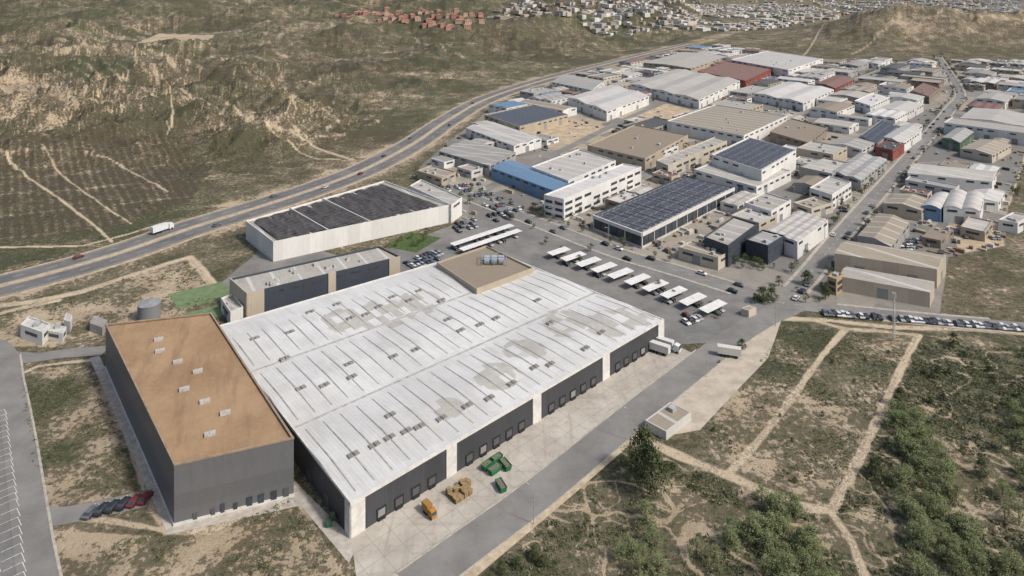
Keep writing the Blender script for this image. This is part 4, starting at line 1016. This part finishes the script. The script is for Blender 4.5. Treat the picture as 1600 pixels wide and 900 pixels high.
for u,v,s,tl in ((1017,772,1.7,1.35),(1008,742,1.45,1.5),(1408,635,.85,1.2),(1490,540,.75,1.1),(1535,745,.8,1),(1368,745,.9,1),(1160,545,.6,1),(1262,445,1.1,1),(1290,468,.95,1),(1192,472,1.1,1),(1205,470,.9,1)):
    x,y=P(u,v);put('dark_tree',x,y,s,'dark green bushy tree standing alone',g,0,tl)
g2='street trees of the industrial estate'
for pl,w in (STREETS[1],STREETS[3],STREETS[6],STREETS[4]):
    for d in (w/2+2.6,-w/2-2.6):
        C_=offs(pl,d)
        for i in range(1,len(C_)-1):
            if random.random()<.4: put('street_tree',*C_[i],random.uniform(.5,.95),'small green street tree beside the kerb',g2,0)
for poly,n in (([(840,378),(880,388),(1140,490),(1120,500),(850,395)],10),([(600,388),(650,365),(690,372),(650,392)],8),([(1140,395),(1240,420),(1200,430),(1130,412)],18),([(1250,440),(1300,455),(1290,480),(1240,470)],6),([(640,265),(690,270),(680,285),(645,280)],6),([(835,430),(1040,510),(1030,515),(830,440)],14),([(1580,235),(1610,240),(1600,320),(1575,320)],16),([(1170,395),(1215,405),(1205,415),(1165,405)],6)):
    scatter('street_tree',poly,n,.4,.8,'small green tree among parked cars and kerbs',g2)
def scrub():
    pts=[]
    def region(poly,n,bias,s0,s1):
        pl=PP(poly);xs=[p[0] for p in pl];ys=[p[1] for p in pl]
        x=rng.uniform(min(xs),max(xs),n*5);y=rng.uniform(min(ys),max(ys),n*5);k=inpoly(x,y,pl);x=x[k];y=y[k]
        b,p,gg,r=cover(x,y); n_=fbm(x/6,y/6,200,3)
        ok=(p<.15)&((b+.9*(n_-.5))<bias); ok&=dpoly(x,y,R_SE)>8
        x=x[ok][:n];y=y[ok][:n];s=s0+(s1-s0)*rng.uniform(0,1,len(x))**2.4
        pts.append(np.stack([x,y,s],1))
    region([(700,935),(985,690),(1040,715),(1130,755),(1300,815),(1440,540),(1640,545),(1640,960)],12000,.42,.16,.95)
    region([(1098,690),(1225,510),(1430,528),(1300,790)],4200,.46,.15,.5)
    region([(26,588),(146,570),(225,770),(66,794)],1500,.48,.2,.65)
    region([(75,832),(255,842),(462,775),(535,905),(70,980)],1500,.48,.2,.65)
    region([(0,486),(296,406),(335,446),(320,495),(165,500),(0,535)],1000,.5,.25,.8)
    region([(0,260),(200,232),(420,215),(540,262),(300,345),(0,425)],2500,.2,.4,1.1)
    Pt=np.concatenate(pts);n=len(Pt);T=15
    z=height(Pt[:,0],Pt[:,1])
    dirs=rng.normal(0,1,(n,T,3));dirs/=np.linalg.norm(dirs,axis=2,keepdims=True);dirs[...,2]=np.abs(dirs[...,2])*.55
    c=dirs*rng.uniform(.2,1,(n,T,1))*Pt[:,2][:,None,None]
    c[...,0]+=Pt[:,0][:,None];c[...,1]+=Pt[:,1][:,None];c[...,2]+=z[:,None]
    tri=rng.normal(0,.28,(n,T,3,3))*Pt[:,2][:,None,None,None]
    V=(c[:,:,None,:]+tri).reshape(-1,3)
    me=bpy.data.meshes.new('scrub');nf=n*T;me.vertices.add(nf*3);me.vertices.foreach_set('co',V.ravel());me.loops.add(nf*3);me.loops.foreach_set('vertex_index',np.arange(nf*3,dtype=np.int32))
    me.polygons.add(nf);me.polygons.foreach_set('loop_start',np.arange(0,nf*3,3,dtype=np.int32));me.polygons.foreach_set('loop_total',np.full(nf,3,np.int32));me.update()
    mt,nt,b=newm('scrub_leaves',.95);p=pos(nt);setc(nt,b,mixc(nt,ramp(nt,noise(nt,p,.22,5,.75),.35,.65),(.07,.08,.04),(.17,.17,.1)));me.materials.append(mt);o=obj('scrub',me);o["kind"]="stuff";o["label"]="low olive green scrub covering dry ground";o["category"]="scrub"
scrub()
# ================================================================ LIGHT, SKY, CAMERA
el=math.radians(46);az=math.radians(118)
sv=Vector((math.sin(az)*math.cos(el),math.cos(az)*math.cos(el),math.sin(el)))
L=bpy.data.lights.new('sun','SUN');L.energy=3.4;L.angle=math.radians(6);L.color=(1,.96,.9)
lo=bpy.data.objects.new('sun',L);COL.objects.link(lo);lo.rotation_euler=(-sv).to_track_quat('-Z','Y').to_euler()
w=bpy.data.worlds.new("World");SC.world=w;w.use_nodes=True;nt=w.node_tree
s=nt.nodes.new('ShaderNodeTexSky');s.sky_type='NISHITA';s.sun_disc=False;s.sun_elevation=el;s.sun_rotation=az;s.dust_density=4
nt.links.new(s.outputs[0],nt.nodes['Background'].inputs[0]);nt.nodes['Background'].inputs[1].default_value=.15
cam=bpy.data.cameras.new('camera');co=bpy.data.objects.new('camera',cam);COL.objects.link(co);SC.camera=co
co.location=(0,0,H);co.rotation_euler=(math.radians(90),0,0);cam.sensor_width=36;cam.lens=36*F/1600;cam.shift_y=-(450-YH)/1600;cam.clip_end=40000;cam.clip_start=1
SC.view_settings.view_transform='Standard';SC.view_settings.look='None';SC.view_settings.exposure=0
